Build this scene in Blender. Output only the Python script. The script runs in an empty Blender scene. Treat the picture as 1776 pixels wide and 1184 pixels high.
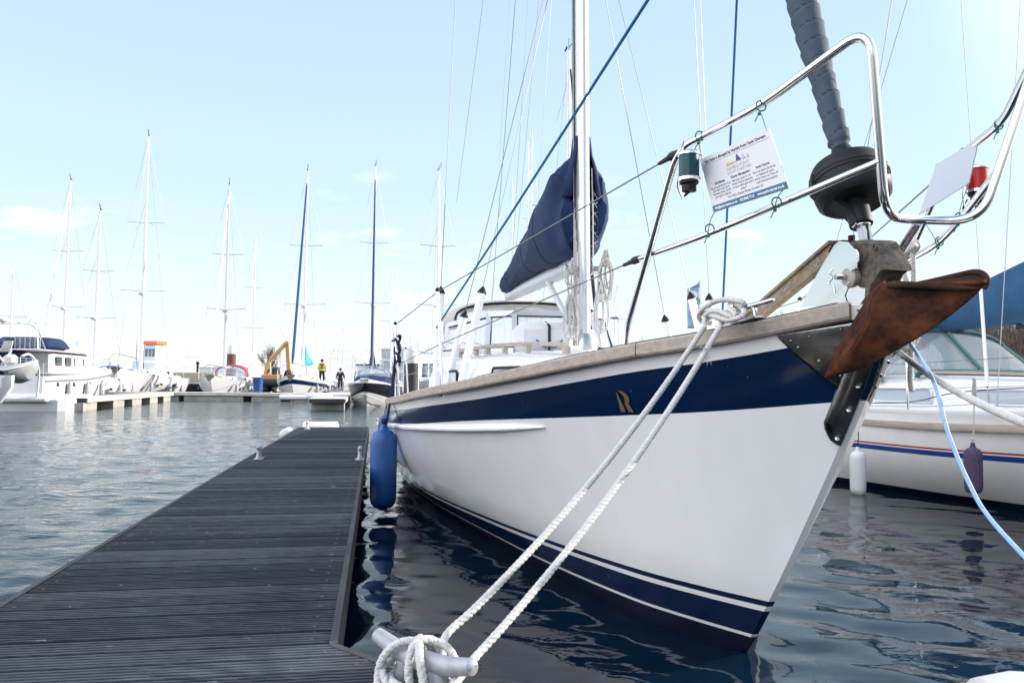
import bpy, bmesh, math, random
import numpy as np
from mathutils import Vector, Matrix
random.seed(7)
scene = bpy.context.scene
V = Vector
R = math.radians
# ---------------------------------------------------------------- camera
CAM = V((0, 0, 1.25)); PITCH = R(2.9); ROLL = R(0.45); FPX = 1400.0
FW = V((0, math.cos(PITCH), math.sin(PITCH)))
_u0 = V((0, -math.sin(PITCH), math.cos(PITCH))); _r0 = V((1, 0, 0))
RT = _r0*math.cos(ROLL) + _u0*math.sin(ROLL)
UP = -_r0*math.sin(ROLL) + _u0*math.cos(ROLL)
cam_d = bpy.data.cameras.new('camera'); cam = bpy.data.objects.new('camera', cam_d)
scene.collection.objects.link(cam)
m3 = Matrix((RT, UP, -FW)).transposed()
cam.matrix_world = Matrix.Translation(CAM) @ m3.to_4x4()
cam_d.sensor_width = 36; cam_d.lens = 36*FPX/1776; cam_d.clip_start = 0.05; cam_d.clip_end = 6000
scene.camera = cam
# ---------------------------------------------------------------- sky and sun
SUN_AZ = math.atan2(1.0, 0.20)           # clockwise from +Y
SUN_EL = R(21)
world = bpy.data.worlds.new('World'); scene.world = world; world.use_nodes = True
nt = world.node_tree; nt.nodes.clear()
wo = nt.nodes.new('ShaderNodeOutputWorld'); bg = nt.nodes.new('ShaderNodeBackground')
sky = nt.nodes.new('ShaderNodeTexSky'); sky.sky_type = 'NISHITA'; sky.sun_disc = False
sky.sun_elevation = SUN_EL; sky.sun_rotation = SUN_AZ
sky.air_density = 1.0; sky.dust_density = 0.25; sky.ozone_density = 1.6; sky.altitude = 0
bg.inputs['Strength'].default_value = 0.125
# thin fair-weather clouds low over the marina
tc = nt.nodes.new('ShaderNodeTexCoord'); mp = nt.nodes.new('ShaderNodeMapping')
mp.inputs['Scale'].default_value = (4.0, 4.0, 13.0); mp.inputs['Location'].default_value = (0.35, 0.0, 0.4)
nz = nt.nodes.new('ShaderNodeTexNoise'); nz.inputs['Scale'].default_value = 1.6; nz.inputs['Detail'].default_value = 6; nz.inputs['Roughness'].default_value = .55
rp = nt.nodes.new('ShaderNodeValToRGB'); rp.color_ramp.elements[0].position = .60; rp.color_ramp.elements[1].position = .76
sp = nt.nodes.new('ShaderNodeSeparateXYZ'); band = nt.nodes.new('ShaderNodeValToRGB')
be = band.color_ramp.elements; be[0].position = .03; be[0].color = (0, 0, 0, 1); be[1].position = .30; be[1].color = (0, 0, 0, 1)
e = be.new(.12); e.color = (1, 1, 1, 1)
mul = nt.nodes.new('ShaderNodeMath'); mul.operation = 'MULTIPLY'; mul2 = nt.nodes.new('ShaderNodeMath'); mul2.operation = 'MULTIPLY'; mul2.inputs[1].default_value = .75
mix = nt.nodes.new('ShaderNodeMix'); mix.data_type = 'RGBA'
mix.inputs['B'].default_value = (3.6, 3.6, 3.6, 1)
L = nt.links.new
L(tc.outputs['Generated'], mp.inputs['Vector']); L(mp.outputs['Vector'], nz.inputs['Vector']); L(nz.outputs['Fac'], rp.inputs['Fac'])
L(tc.outputs['Generated'], sp.inputs[0]); L(sp.outputs['Z'], band.inputs['Fac'])
L(rp.outputs['Color'], mul.inputs[0]); L(band.outputs['Color'], mul.inputs[1]); L(mul.outputs[0], mul2.inputs[0])
# a thin veil of bright winter haze cloud towards the horizon
veil = nt.nodes.new('ShaderNodeValToRGB'); ve = veil.color_ramp.elements; ve[0].position = .0; ve[0].color = (.96, .96, .96, 1); ve[1].position = .6; ve[1].color = (.85, .85, .85, 1)
e = ve.new(.16); e.color = (.92, .92, .92, 1)
mixv = nt.nodes.new('ShaderNodeMix'); mixv.data_type = 'RGBA'; mixv.inputs['B'].default_value = (2.45, 2.98, 3.25, 1)
vc = nt.nodes.new('ShaderNodeValToRGB'); ce = vc.color_ramp.elements; ce[0].position = .02; ce[0].color = (.88, .915, .925, 1); ce[1].position = .95; ce[1].color = (.16, .34, .72, 1)
e = ce.new(.46); e.color = (.535, .71, .925, 1)
e = ce.new(.22); e.color = (.63, .81, .885, 1)
vm = nt.nodes.new('ShaderNodeVectorMath'); vm.operation = 'SCALE'; vm.inputs['Scale'].default_value = 2.55
nt.links.new(sp.outputs['Z'], vc.inputs['Fac']); nt.links.new(vc.outputs['Color'], vm.inputs[0]); nt.links.new(vm.outputs['Vector'], mixv.inputs['B'])
L(sp.outputs['Z'], veil.inputs['Fac']); L(veil.outputs['Color'], mixv.inputs['Factor']); L(sky.outputs['Color'], mixv.inputs['A'])
# bright lobe added to the unseen sky behind the camera, filling the shaded hull
vd = nt.nodes.new('ShaderNodeVectorMath'); vd.operation = 'DOT_PRODUCT'; vd.inputs[1].default_value = V((-.92, -.34, .30)).normalized()
bk = nt.nodes.new('ShaderNodeMapRange'); bk.interpolation_type = 'SMOOTHSTEP'; bk.inputs['From Min'].default_value = .38; bk.inputs['From Max'].default_value = .78
mixb = nt.nodes.new('ShaderNodeMix'); mixb.data_type = 'RGBA'; mixb.inputs['B'].default_value = (6.9, 7.0, 7.4, 1)
L(tc.outputs['Generated'], vd.inputs[0]); L(vd.outputs['Value'], bk.inputs['Value'])
L(mul2.outputs[0], mix.inputs['Factor']); L(mixv.outputs['Result'], mix.inputs['A']); L(bk.outputs['Result'], mixb.inputs['Factor']); L(mix.outputs['Result'], mixb.inputs['A'])
# the bright aureole of thin cloud round the sun
va = nt.nodes.new('ShaderNodeVectorMath'); va.operation = 'DOT_PRODUCT'; va.inputs[1].default_value = V((math.sin(SUN_AZ)*math.cos(R(30)), math.cos(SUN_AZ)*math.cos(R(30)), math.sin(R(30))))
ak = nt.nodes.new('ShaderNodeMapRange'); ak.interpolation_type = 'SMOOTHSTEP'; ak.inputs['From Min'].default_value = .66; ak.inputs['From Max'].default_value = 1.0
mixa = nt.nodes.new('ShaderNodeMix'); mixa.data_type = 'RGBA'; mixa.inputs['B'].default_value = (5.5, 5.3, 5.1, 1)
L(tc.outputs['Generated'], va.inputs[0]); L(va.outputs['Value'], ak.inputs['Value']); L(ak.outputs['Result'], mixa.inputs['Factor']); L(mixb.outputs['Result'], mixa.inputs['A']); L(mixa.outputs['Result'], bg.inputs['Color']); L(bg.outputs['Background'], wo.inputs['Surface'])
sun_d = bpy.data.lights.new('sun', 'SUN'); sun_d.energy = 2.1; sun_d.angle = R(.53); sun_d.color = (1, .93, .82)
sun = bpy.data.objects.new('sun', sun_d); scene.collection.objects.link(sun)
sdir = V((math.sin(SUN_AZ)*math.cos(SUN_EL), math.cos(SUN_AZ)*math.cos(SUN_EL), math.sin(SUN_EL)))
sun.rotation_euler = sdir.to_track_quat('Z', 'Y').to_euler(); sun.location = (30, 10, 20)
vs = scene.view_settings; vs.view_transform = 'Standard'; vs.look = 'None'; vs.gamma = 1; vs.use_curve_mapping = False
vs.exposure = 1.8
scene.cycles.max_bounces = 8; scene.cycles.glossy_bounces = 4; scene.cycles.transmission_bounces = 4; scene.cycles.transparent_max_bounces = 12
scene.cycles.caustics_reflective = False; scene.cycles.caustics_refractive = False
scene.cycles.sample_clamp_indirect = 6.0
# ---------------------------------------------------------------- frames of reference
HEAD = R(9.0)
HX = V((math.sin(HEAD), -math.cos(HEAD), 0)); HY = V((math.cos(HEAD), math.sin(HEAD), 0)); ORG = V((1.255, 2.77, 0))
def Wl(p): return ORG + HX*p[0] + HY*p[1] + V((0, 0, p[2]))          # yacht frame (forward, port, up) to world
def Ray(px, py): return FW + RT*((px-888)/FPX) + UP*((592-py)/FPX)
def At(px, py, d): return CAM + Ray(px, py)*d                          # a point at distance d
def Loc(P):
    v = V(P)-ORG; return V((v.dot(HX), v.dot(HY), v.z))
def B(px, py, y=0):                                                    # on the yacht's lengthwise plane y
    r = Ray(px, py); t = ((ORG-CAM).dot(HY)+y)/r.dot(HY); return Loc(CAM+r*t)
def Bw(px, py, y=0): return Wl(B(px, py, y))
def Gz(px, py, z=0):
    r = Ray(px, py); return CAM + r*((z-CAM.z)/r.z)
def lerp(x, tab):
    if x <= tab[0][0]: return tab[0][1]
    for (a, va), (b, vb) in zip(tab, tab[1:]):
        if x <= b: return va+(vb-va)*(x-a)/(b-a)
    return tab[-1][1]
def smooth_tab(tab, n=4):
    xs = [t[0] for t in tab]; ys = [t[1] for t in tab]; out = []
    sl = []
    for i in range(len(xs)):
        a, b = max(i-1, 0), min(i+1, len(xs)-1); sl.append((ys[b]-ys[a])/(xs[b]-xs[a]))
    for i in range(len(xs)-1):
        h = xs[i+1]-xs[i]
        for k in range(n):
            t = k/n
            out.append((xs[i]+h*t, (2*t**3-3*t*t+1)*ys[i]+(t**3-2*t*t+t)*h*sl[i]+(-2*t**3+3*t*t)*ys[i+1]+(t**3-t*t)*h*sl[i+1]))
    out.append((xs[-1], ys[-1])); return out
# ---------------------------------------------------------------- materials
MATS = {}
def mat(name, col, rough=.5, metal=0, var=.0, vs_=4.0, bump=0, bs=60.0, coat=0, spec=.5, trans=0, alpha=1, stretch=(1, 1, 1), col2=None, ior=1.45, detail=6, rvar=0.0, ramp=(.3, .7), fleck=None):
    if name in MATS: return MATS[name]
    m = bpy.data.materials.new(name); m.use_nodes = True; t = m.node_tree; b = t.nodes['Principled BSDF']
    b.inputs['Base Color'].default_value = (*col, 1); b.inputs['Roughness'].default_value = rough; b.inputs['Metallic'].default_value = metal
    b.inputs['Coat Weight'].default_value = coat; b.inputs['Coat Roughness'].default_value = .05; b.inputs['Specular IOR Level'].default_value = spec
    b.inputs['Transmission Weight'].default_value = trans; b.inputs['Alpha'].default_value = alpha; b.inputs['IOR'].default_value = ior
    if var or bump or col2 or rvar:
        tc = t.nodes.new('ShaderNodeTexCoord'); mp = t.nodes.new('ShaderNodeMapping'); mp.inputs['Scale'].default_value = stretch
        t.links.new(tc.outputs['Object'], mp.inputs['Vector'])
    if var or col2:
        n = t.nodes.new('ShaderNodeTexNoise'); n.inputs['Scale'].default_value = vs_; n.inputs['Detail'].default_value = detail; n.inputs['Roughness'].default_value = .62
        t.links.new(mp.outputs['Vector'], n.inputs['Vector'])
        r = t.nodes.new('ShaderNodeValToRGB'); r.color_ramp.elements[0].position = ramp[0]; r.color_ramp.elements[1].position = ramp[1]
        c0 = col if col2 else tuple(c*(1-var) for c in col); c1 = col2 if col2 else tuple(min(1, c*(1+var)) for c in col)
        r.color_ramp.elements[0].color = (*c0, 1); r.color_ramp.elements[1].color = (*c1, 1)
        t.links.new(n.outputs['Fac'], r.inputs['Fac']); t.links.new(r.outputs['Color'], b.inputs['Base Color'])
        if rvar:
            mr = t.nodes.new('ShaderNodeMapRange'); mr.inputs['To Min'].default_value = rough-rvar; mr.inputs['To Max'].default_value = rough+rvar
            t.links.new(n.outputs['Fac'], mr.inputs['Value']); t.links.new(mr.outputs['Result'], b.inputs['Roughness'])
    if bump:
        n2 = t.nodes.new('ShaderNodeTexNoise'); n2.inputs['Scale'].default_value = bs; n2.inputs['Detail'].default_value = 5
        t.links.new(mp.outputs['Vector'], n2.inputs['Vector'])
        bu = t.nodes.new('ShaderNodeBump'); bu.inputs['Distance'].default_value = bump; bu.inputs['Strength'].default_value = .8
        t.links.new(n2.outputs['Fac'], bu.inputs['Height']); t.links.new(bu.outputs['Normal'], b.inputs['Normal'])
    if fleck:      # sparse light scratches and specks
        tf = t.nodes.new('ShaderNodeTexCoord'); mf = t.nodes.new('ShaderNodeMapping'); mf.inputs['Scale'].default_value = (1, 1, .25); mf.inputs['Rotation'].default_value = (.3, .2, 0)
        nf = t.nodes.new('ShaderNodeTexNoise'); nf.inputs['Scale'].default_value = 42; nf.inputs['Detail'].default_value = 2; rf = t.nodes.new('ShaderNodeMapRange'); rf.inputs['From Min'].default_value = .755; rf.inputs['From Max'].default_value = .79; rf.inputs['To Max'].default_value = .6
        xf = t.nodes.new('ShaderNodeMix'); xf.data_type = 'RGBA'; xf.inputs['B'].default_value = (*fleck, 1); lk_ = t.links.new
        lk_(tf.outputs['Object'], mf.inputs['Vector']); lk_(mf.outputs['Vector'], nf.inputs['Vector']); lk_(nf.outputs['Fac'], rf.inputs['Value']); lk_(rf.outputs['Result'], xf.inputs['Factor'])
        src = b.inputs['Base Color'].links[0].from_socket if b.inputs['Base Color'].links else None
        if src: lk_(src, xf.inputs['A'])
        else: xf.inputs['A'].default_value = (*col, 1)
        lk_(xf.outputs['Result'], b.inputs['Base Color'])
    MATS[name] = m; return m
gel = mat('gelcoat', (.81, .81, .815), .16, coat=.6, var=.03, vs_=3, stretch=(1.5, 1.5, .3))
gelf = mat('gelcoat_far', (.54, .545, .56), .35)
deckw = mat('deck_white', (.66, .66, .65), .55, var=.04, vs_=6)
navy = mat('navy_gelcoat', (.0022, .0125, .047), .16, coat=.25, spec=.35, var=.08, vs_=2, fleck=(.16, .2, .28))
anti = mat('antifouling', (.004, .008, .026), .35, var=.3, vs_=3)
white_line = mat('white_line', (.82, .82, .82), .3)
teak = mat('weathered_teak', (.27, .225, .19), .72, col2=(.42, .36, .31), vs_=9, stretch=(.35, 6, 6), bump=.001, bs=40)
steel = mat('polished_steel', (.78, .78, .78), .10, 1.0)
steel_d = mat('brushed_steel', (.55, .55, .54), .28, 1.0, var=.15, vs_=12)
alu = mat('anodised_alloy', (.58, .60, .63), .38, .5, var=.05, vs_=4)
alum = mat('far_alloy', (.62, .63, .66), .5, .2)
wire = mat('wire', (.16, .17, .19), .45, .4)
wire_w = mat('pale_wire', (.36, .38, .41), .5, .2)
black = mat('black_plastic', (.009, .010, .012), .55, spec=.3, var=.3, vs_=20)
rubber = mat('dark_rubber', (.02, .021, .024), .7)
navycloth = mat('navy_canvas', (.0055, .021, .070), .85, var=.28, vs_=5, bump=.004, bs=14)
creamcloth = mat('cream_canvas', (.46, .43, .40), .85, var=.08, vs_=7, bump=.003, bs=18)
whitecloth = mat('white_canvas', (.60, .60, .62), .8, var=.05, vs_=8, bump=.004, bs=12)
pvc = mat('white_pvc', (.80, .80, .81), .4)
ropem = mat('white_rope', (.55, .54, .52), .92, var=.14, vs_=60, bump=.0015, bs=260)
ropeg = mat('grey_rope', (.42, .41, .39), .92, var=.2, vs_=50, bump=.001, bs=240)
navyrope = mat('navy_rope', (.01, .016, .045), .9)
bluerope = mat('blue_rope', (.012, .14, .28), .8, var=.25, vs_=90)
tealrope = mat('teal_rope', (.012, .10, .20), .8, var=.35, vs_=120)
cordg = mat('green_cord', (.01, .16, .15), .8)
bluefender = mat('blue_vinyl', (.006, .050, .20), .42, col2=(.016, .085, .28), vs_=7, stretch=(1, 1, .35), bump=.0015, bs=30)
whitefender = mat('white_vinyl', (.72, .72, .73), .42, var=.06, vs_=9)
purplefender = mat('purple_fleece', (.075, .055, .10), .97, var=.25, vs_=40, bump=.003, bs=180)
clear = mat('clear_vinyl', (.42, .48, .54), .10, trans=.0, alpha=.40)
glassd = mat('dark_glass', (.02, .03, .04), .05, spec=.9)
glassb = mat('blue_grey_acrylic', (.10, .14, .18), .08, spec=.8)
winw = mat('pale_glass', (.35, .42, .48), .08, spec=.8)
# ---------------------------------------------------------------- mesh builder
def cat_rom(P, n):
    P = [V(p) for p in P]
    if len(P) < 3: return [P[0].lerp(P[-1], i/n) for i in range(n+1)]
    Q = [P[0]*2-P[1]]+P+[P[-1]*2-P[-2]]; out = []
    for i in range(1, len(Q)-2):
        a, b, c, d = Q[i-1:i+3]
        for k in range(n):
            t = k/n; out.append(.5*((2*b)+(c-a)*t+(2*a-5*b+4*c-d)*t*t+(3*b-a-3*c+d)*t**3))
    out.append(P[-1]); return out
def fillet(P, r, n=6):
    P = [V(p) for p in P]; out = [P[0]]
    for a, b, c in zip(P, P[1:], P[2:]):
        u, w = (a-b), (c-b); rr = min(r, u.length*.48, w.length*.48); s, e_ = b+u.normalized()*rr, b+w.normalized()*rr
        for k in range(n+1):
            t = k/n; out.append(s*(1-t)**2+b*2*t*(1-t)+e_*t*t)
    out.append(P[-1]); return out
def frames(P, closed=False):
    n = len(P); T = []
    for i in range(n):
        a = P[(i-1) % n] if closed or i > 0 else P[i]; b = P[(i+1) % n] if closed or i < n-1 else P[i]
        t = (b-a); T.append(t.normalized() if t.length > 1e-9 else V((0, 0, 1)))
    ref = V((0, 0, 1)) if abs(T[0].z) < .9 else V((1, 0, 0)); N = [(ref-T[0]*ref.dot(T[0])).normalized()]
    for i in range(1, n):
        v = N[-1]-T[i]*N[-1].dot(T[i]); N.append(v.normalized() if v.length > 1e-6 else N[-1])
    return T, N, [T[i].cross(N[i]) for i in range(n)]
def ptmul(M, p): return M @ V(p)
class MB:
    def __init__(s): s.v = []; s.f = []; s.m = []; s.mi = 0
    def add(s, vs_, fs):
        o = len(s.v); s.v += [V(p) for p in vs_]; s.f += [tuple(o+i for i in f) for f in fs]; s.m += [s.mi]*len(fs); return s
    def box(s, c, size, rot=None, taper=1.0, bev=0):
        c = V(c); x, y, z = (k/2 for k in size)
        if bev:
            b = min(bev, x*.9, y*.9, z*.9); rings = []
            for (zz, ins) in ((-z, b), (-z+b, 0), (z-b, 0), (z, b)):
                X, Y = x-ins, y-ins; k = b if not ins else b*.6; tt = taper if zz > 0 else 1
                rings.append([V(q)*1 for q in [((X-k)*tt, -Y*tt, zz), (X*tt, (-Y+k)*tt, zz), (X*tt, (Y-k)*tt, zz), ((X-k)*tt, Y*tt, zz), ((-X+k)*tt, Y*tt, zz), (-X*tt, (Y-k)*tt, zz), (-X*tt, (-Y+k)*tt, zz), ((-X+k)*tt, -Y*tt, zz)]])
            rings = [[c+(rot @ p if rot else p) for p in r] for r in rings]
            return s.loft(rings, True, True)
        P = [V((sx*x*(taper if sz > 0 else 1), sy*y*(taper if sz > 0 else 1), sz*z)) for sz in (-1, 1) for sy in (-1, 1) for sx in (-1, 1)]
        P = [c+(rot @ p if rot else p) for p in P]
        return s.add(P, [(0, 2, 3, 1), (4, 5, 7, 6), (0, 1, 5, 4), (2, 6, 7, 3), (0, 4, 6, 2), (1, 3, 7, 5)])
    def bar(s, a, b, w, h, up=(0, 0, 1)):
        a, b = V(a), V(b); t = (b-a).normalized(); u = V(up); n = t.cross(u)
        if n.length < 1e-4: n = t.cross(V((1, 0, 0)))
        n.normalize(); u = n.cross(t); P = []
        for q in (a, b): P += [q+n*w/2+u*h/2, q-n*w/2+u*h/2, q-n*w/2-u*h/2, q+n*w/2-u*h/2]
        return s.add(P, [(0, 1, 2, 3), (7, 6, 5, 4), (0, 4, 5, 1), (1, 5, 6, 2), (2, 6, 7, 3), (3, 7, 4, 0)])
    def tube(s, P, r, seg=8, closed=False, caps=True, sq=1.0):
        P = [V(p) for p in P]; n = len(P); rs = r if isinstance(r, (list, tuple)) else [r]*n
        T, N, Bn = frames(P, closed); rings = []
        for i in range(n):
            rings.append([P[i]+(N[i]*math.cos(2*math.pi*k/seg)*sq+Bn[i]*math.sin(2*math.pi*k/seg))*rs[i] for k in range(seg)])
        return s.loft(rings, True, caps and not closed, closed)
    def loft(s, rings, ring_closed=True, caps=True, loop=False):
        k = len(rings[0]); n = len(rings); vs_ = [p for r in rings for p in r]; fs = []
        for i in range(n if loop else n-1):
            a, b = i*k, ((i+1) % n)*k
            for j in range(k if ring_closed else k-1):
                j2 = (j+1) % k; fs.append((a+j, a+j2, b+j2, b+j))
        if caps: fs.append(tuple(reversed(range(k)))); fs.append(tuple(range((n-1)*k, n*k)))
        return s.add(vs_, fs)
    def rope(s, P, r, pitch=None, step=None, fuzz=0.0):
        P = [V(p) for p in P]; pitch = pitch or r*4.6; step = step or pitch/7
        D = [0]
        for a, b in zip(P, P[1:]): D.append(D[-1]+(b-a).length)
        n = max(3, int(D[-1]/step)); Q = []; j = 0
        for i in range(n+1):
            d = D[-1]*i/n
            while j < len(P)-2 and D[j+1] < d: j += 1
            seg = D[j+1]-D[j]; Q.append(P[j].lerp(P[j+1], (d-D[j])/seg if seg > 1e-9 else 0))
        T, N, Bn = frames(Q); rings = []; K = 15
        for i in range(n+1):
            ph = 2*math.pi*(D[-1]*i/n)/pitch; ring = []
            fz = 1+random.uniform(-fuzz, fuzz)
            for k in range(K):
                a = 2*math.pi*k/K; rr = r*fz*(.862+.168*abs(math.cos(1.5*(a)))**.8)
                ring.append(Q[i]+(N[i]*math.cos(a+ph)+Bn[i]*math.sin(a+ph))*rr)
            rings.append(ring)
        return s.loft(rings, True, True)
    def lathe(s, prof, o, ax=(0, 0, 1), seg=20, sweep=1.0):
        o = V(o); ax = V(ax).normalized(); n = (V((1, 0, 0)) if abs(ax.x) < .9 else V((0, 1, 0))); n = (n-ax*n.dot(ax)).normalized(); b = ax.cross(n)
        rings = [[o+ax*z+(n*math.cos(2*math.pi*k/seg)+b*math.sin(2*math.pi*k/seg))*max(r, 1e-4) for k in range(seg)] for r, z in prof]
        return s.loft(rings, True, True)
    def grid(s, G, flip=False):
        n, k = len(G), len(G[0]); vs_ = [p for r in G for p in r]; fs = []
        for i in range(n-1):
            for j in range(k-1):
                q = (i*k+j, i*k+j+1, (i+1)*k+j+1, (i+1)*k+j); fs.append(q[::-1] if flip else q)
        return s.add(vs_, fs)
    def prism(s, poly, d):
        poly = [V(p) for p in poly]; d = V(d); n = len(poly)
        return s.add(poly+[p+d for p in poly], [tuple(range(n))[::-1], tuple(range(n, 2*n))]+[(i, (i+1) % n, n+(i+1) % n, n+i) for i in range(n)])
    def sphere(s, c, r, seg=12, rings=8, sc=(1, 1, 1)):
        c = V(c); G = [[c+V((r*math.sin(math.pi*i/rings)*math.cos(2*math.pi*k/seg)*sc[0], r*math.sin(math.pi*i/rings)*math.sin(2*math.pi*k/seg)*sc[1], r*math.cos(math.pi*i/rings)*sc[2])) for k in range(seg)] for i in range(1, rings)]
        G = [[c+V((1e-4*math.cos(2*math.pi*k/seg), 1e-4*math.sin(2*math.pi*k/seg), r*sc[2])) for k in range(seg)]]+G+[[c+V((1e-4*math.cos(2*math.pi*k/seg), 1e-4*math.sin(2*math.pi*k/seg), -r*sc[2])) for k in range(seg)]]
        return s.loft(G, True, True)
    def build(s, name, ms, parent=None, loc=None, ang=38, solid=0, frame=None, wrinkle=0):
        if not isinstance(ms, (list, tuple)): ms = [ms]
        vs_ = s.v
        if frame == 'yacht': vs_ = [Wl(p) for p in vs_]
        off = V((0, 0, 0))
        if parent is not None and frame != 'local':
            q = parent
            while q is not None: off = off+q.location; q = q.parent
        elif loc is not None and frame != 'local': off = V(loc)
        if off.length: vs_ = [p-off for p in vs_]
        me = bpy.data.meshes.new(name); me.from_pydata([tuple(p) for p in vs_], [], s.f); me.update()
        for m in ms: me.materials.append(m)
        me.polygons.foreach_set('material_index', s.m)
        bm = bmesh.new(); bm.from_mesh(me); bmesh.ops.recalc_face_normals(bm, faces=bm.faces); bm.to_mesh(me); bm.free()
        me.polygons.foreach_set('use_smooth', [True]*len(me.polygons)); me.set_sharp_from_angle(angle=R(ang))
        o = bpy.data.objects.new(name, me); scene.collection.objects.link(o)
        if parent is not None: o.parent = parent
        elif loc is not None: o.location = loc
        if solid:
            md = o.modifiers.new('thickness', 'SOLIDIFY'); md.thickness = solid; md.offset = 0
        return o
def tag(o, label=None, cat=None, group=None, kind=None):
    if label: o['label'] = label
    if cat: o['category'] = cat
    if group: o['group'] = group
    if kind: o['kind'] = kind
    return o
def thing(name, loc, label, cat, group=None, rz=0):
    o = bpy.data.objects.new(name, None); scene.collection.objects.link(o); o.location = loc; o.rotation_euler = (0, 0, rz); o.empty_display_size = .1
    return tag(o, label, cat, group)
def copy_tree(o, parent=None):
    c = o.copy(); scene.collection.objects.link(c)
    if parent is not None: c.parent = parent
    for ch in list(o.children): copy_tree(ch, c)
    return c
_txt = {}
def text_geo(s_, size, align='CENTER', bold=0.0):
    cu = bpy.data.curves.new('t', 'FONT'); cu.body = s_; cu.size = size; cu.align_x = align; cu.resolution_u = 2; cu.offset = bold
    o = bpy.data.objects.new('t', cu); scene.collection.objects.link(o); bpy.context.view_layer.update()
    dg = bpy.context.evaluated_depsgraph_get(); me = o.evaluated_get(dg).to_mesh()
    vs_ = [v.co.copy() for v in me.vertices]; fs = [tuple(p.vertices) for p in me.polygons]
    o.evaluated_get(dg).to_mesh_clear(); bpy.data.objects.remove(o); bpy.data.curves.remove(cu); return vs_, fs
def put_text(mb, s_, size, O, ux, uy, off=V((0, 0, 0)), align='CENTER', bold=0.0):
    vs_, fs = text_geo(s_, size, align, bold); mb.add([V(O)+V(ux)*v.x+V(uy)*v.y+off for v in vs_], fs)
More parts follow.
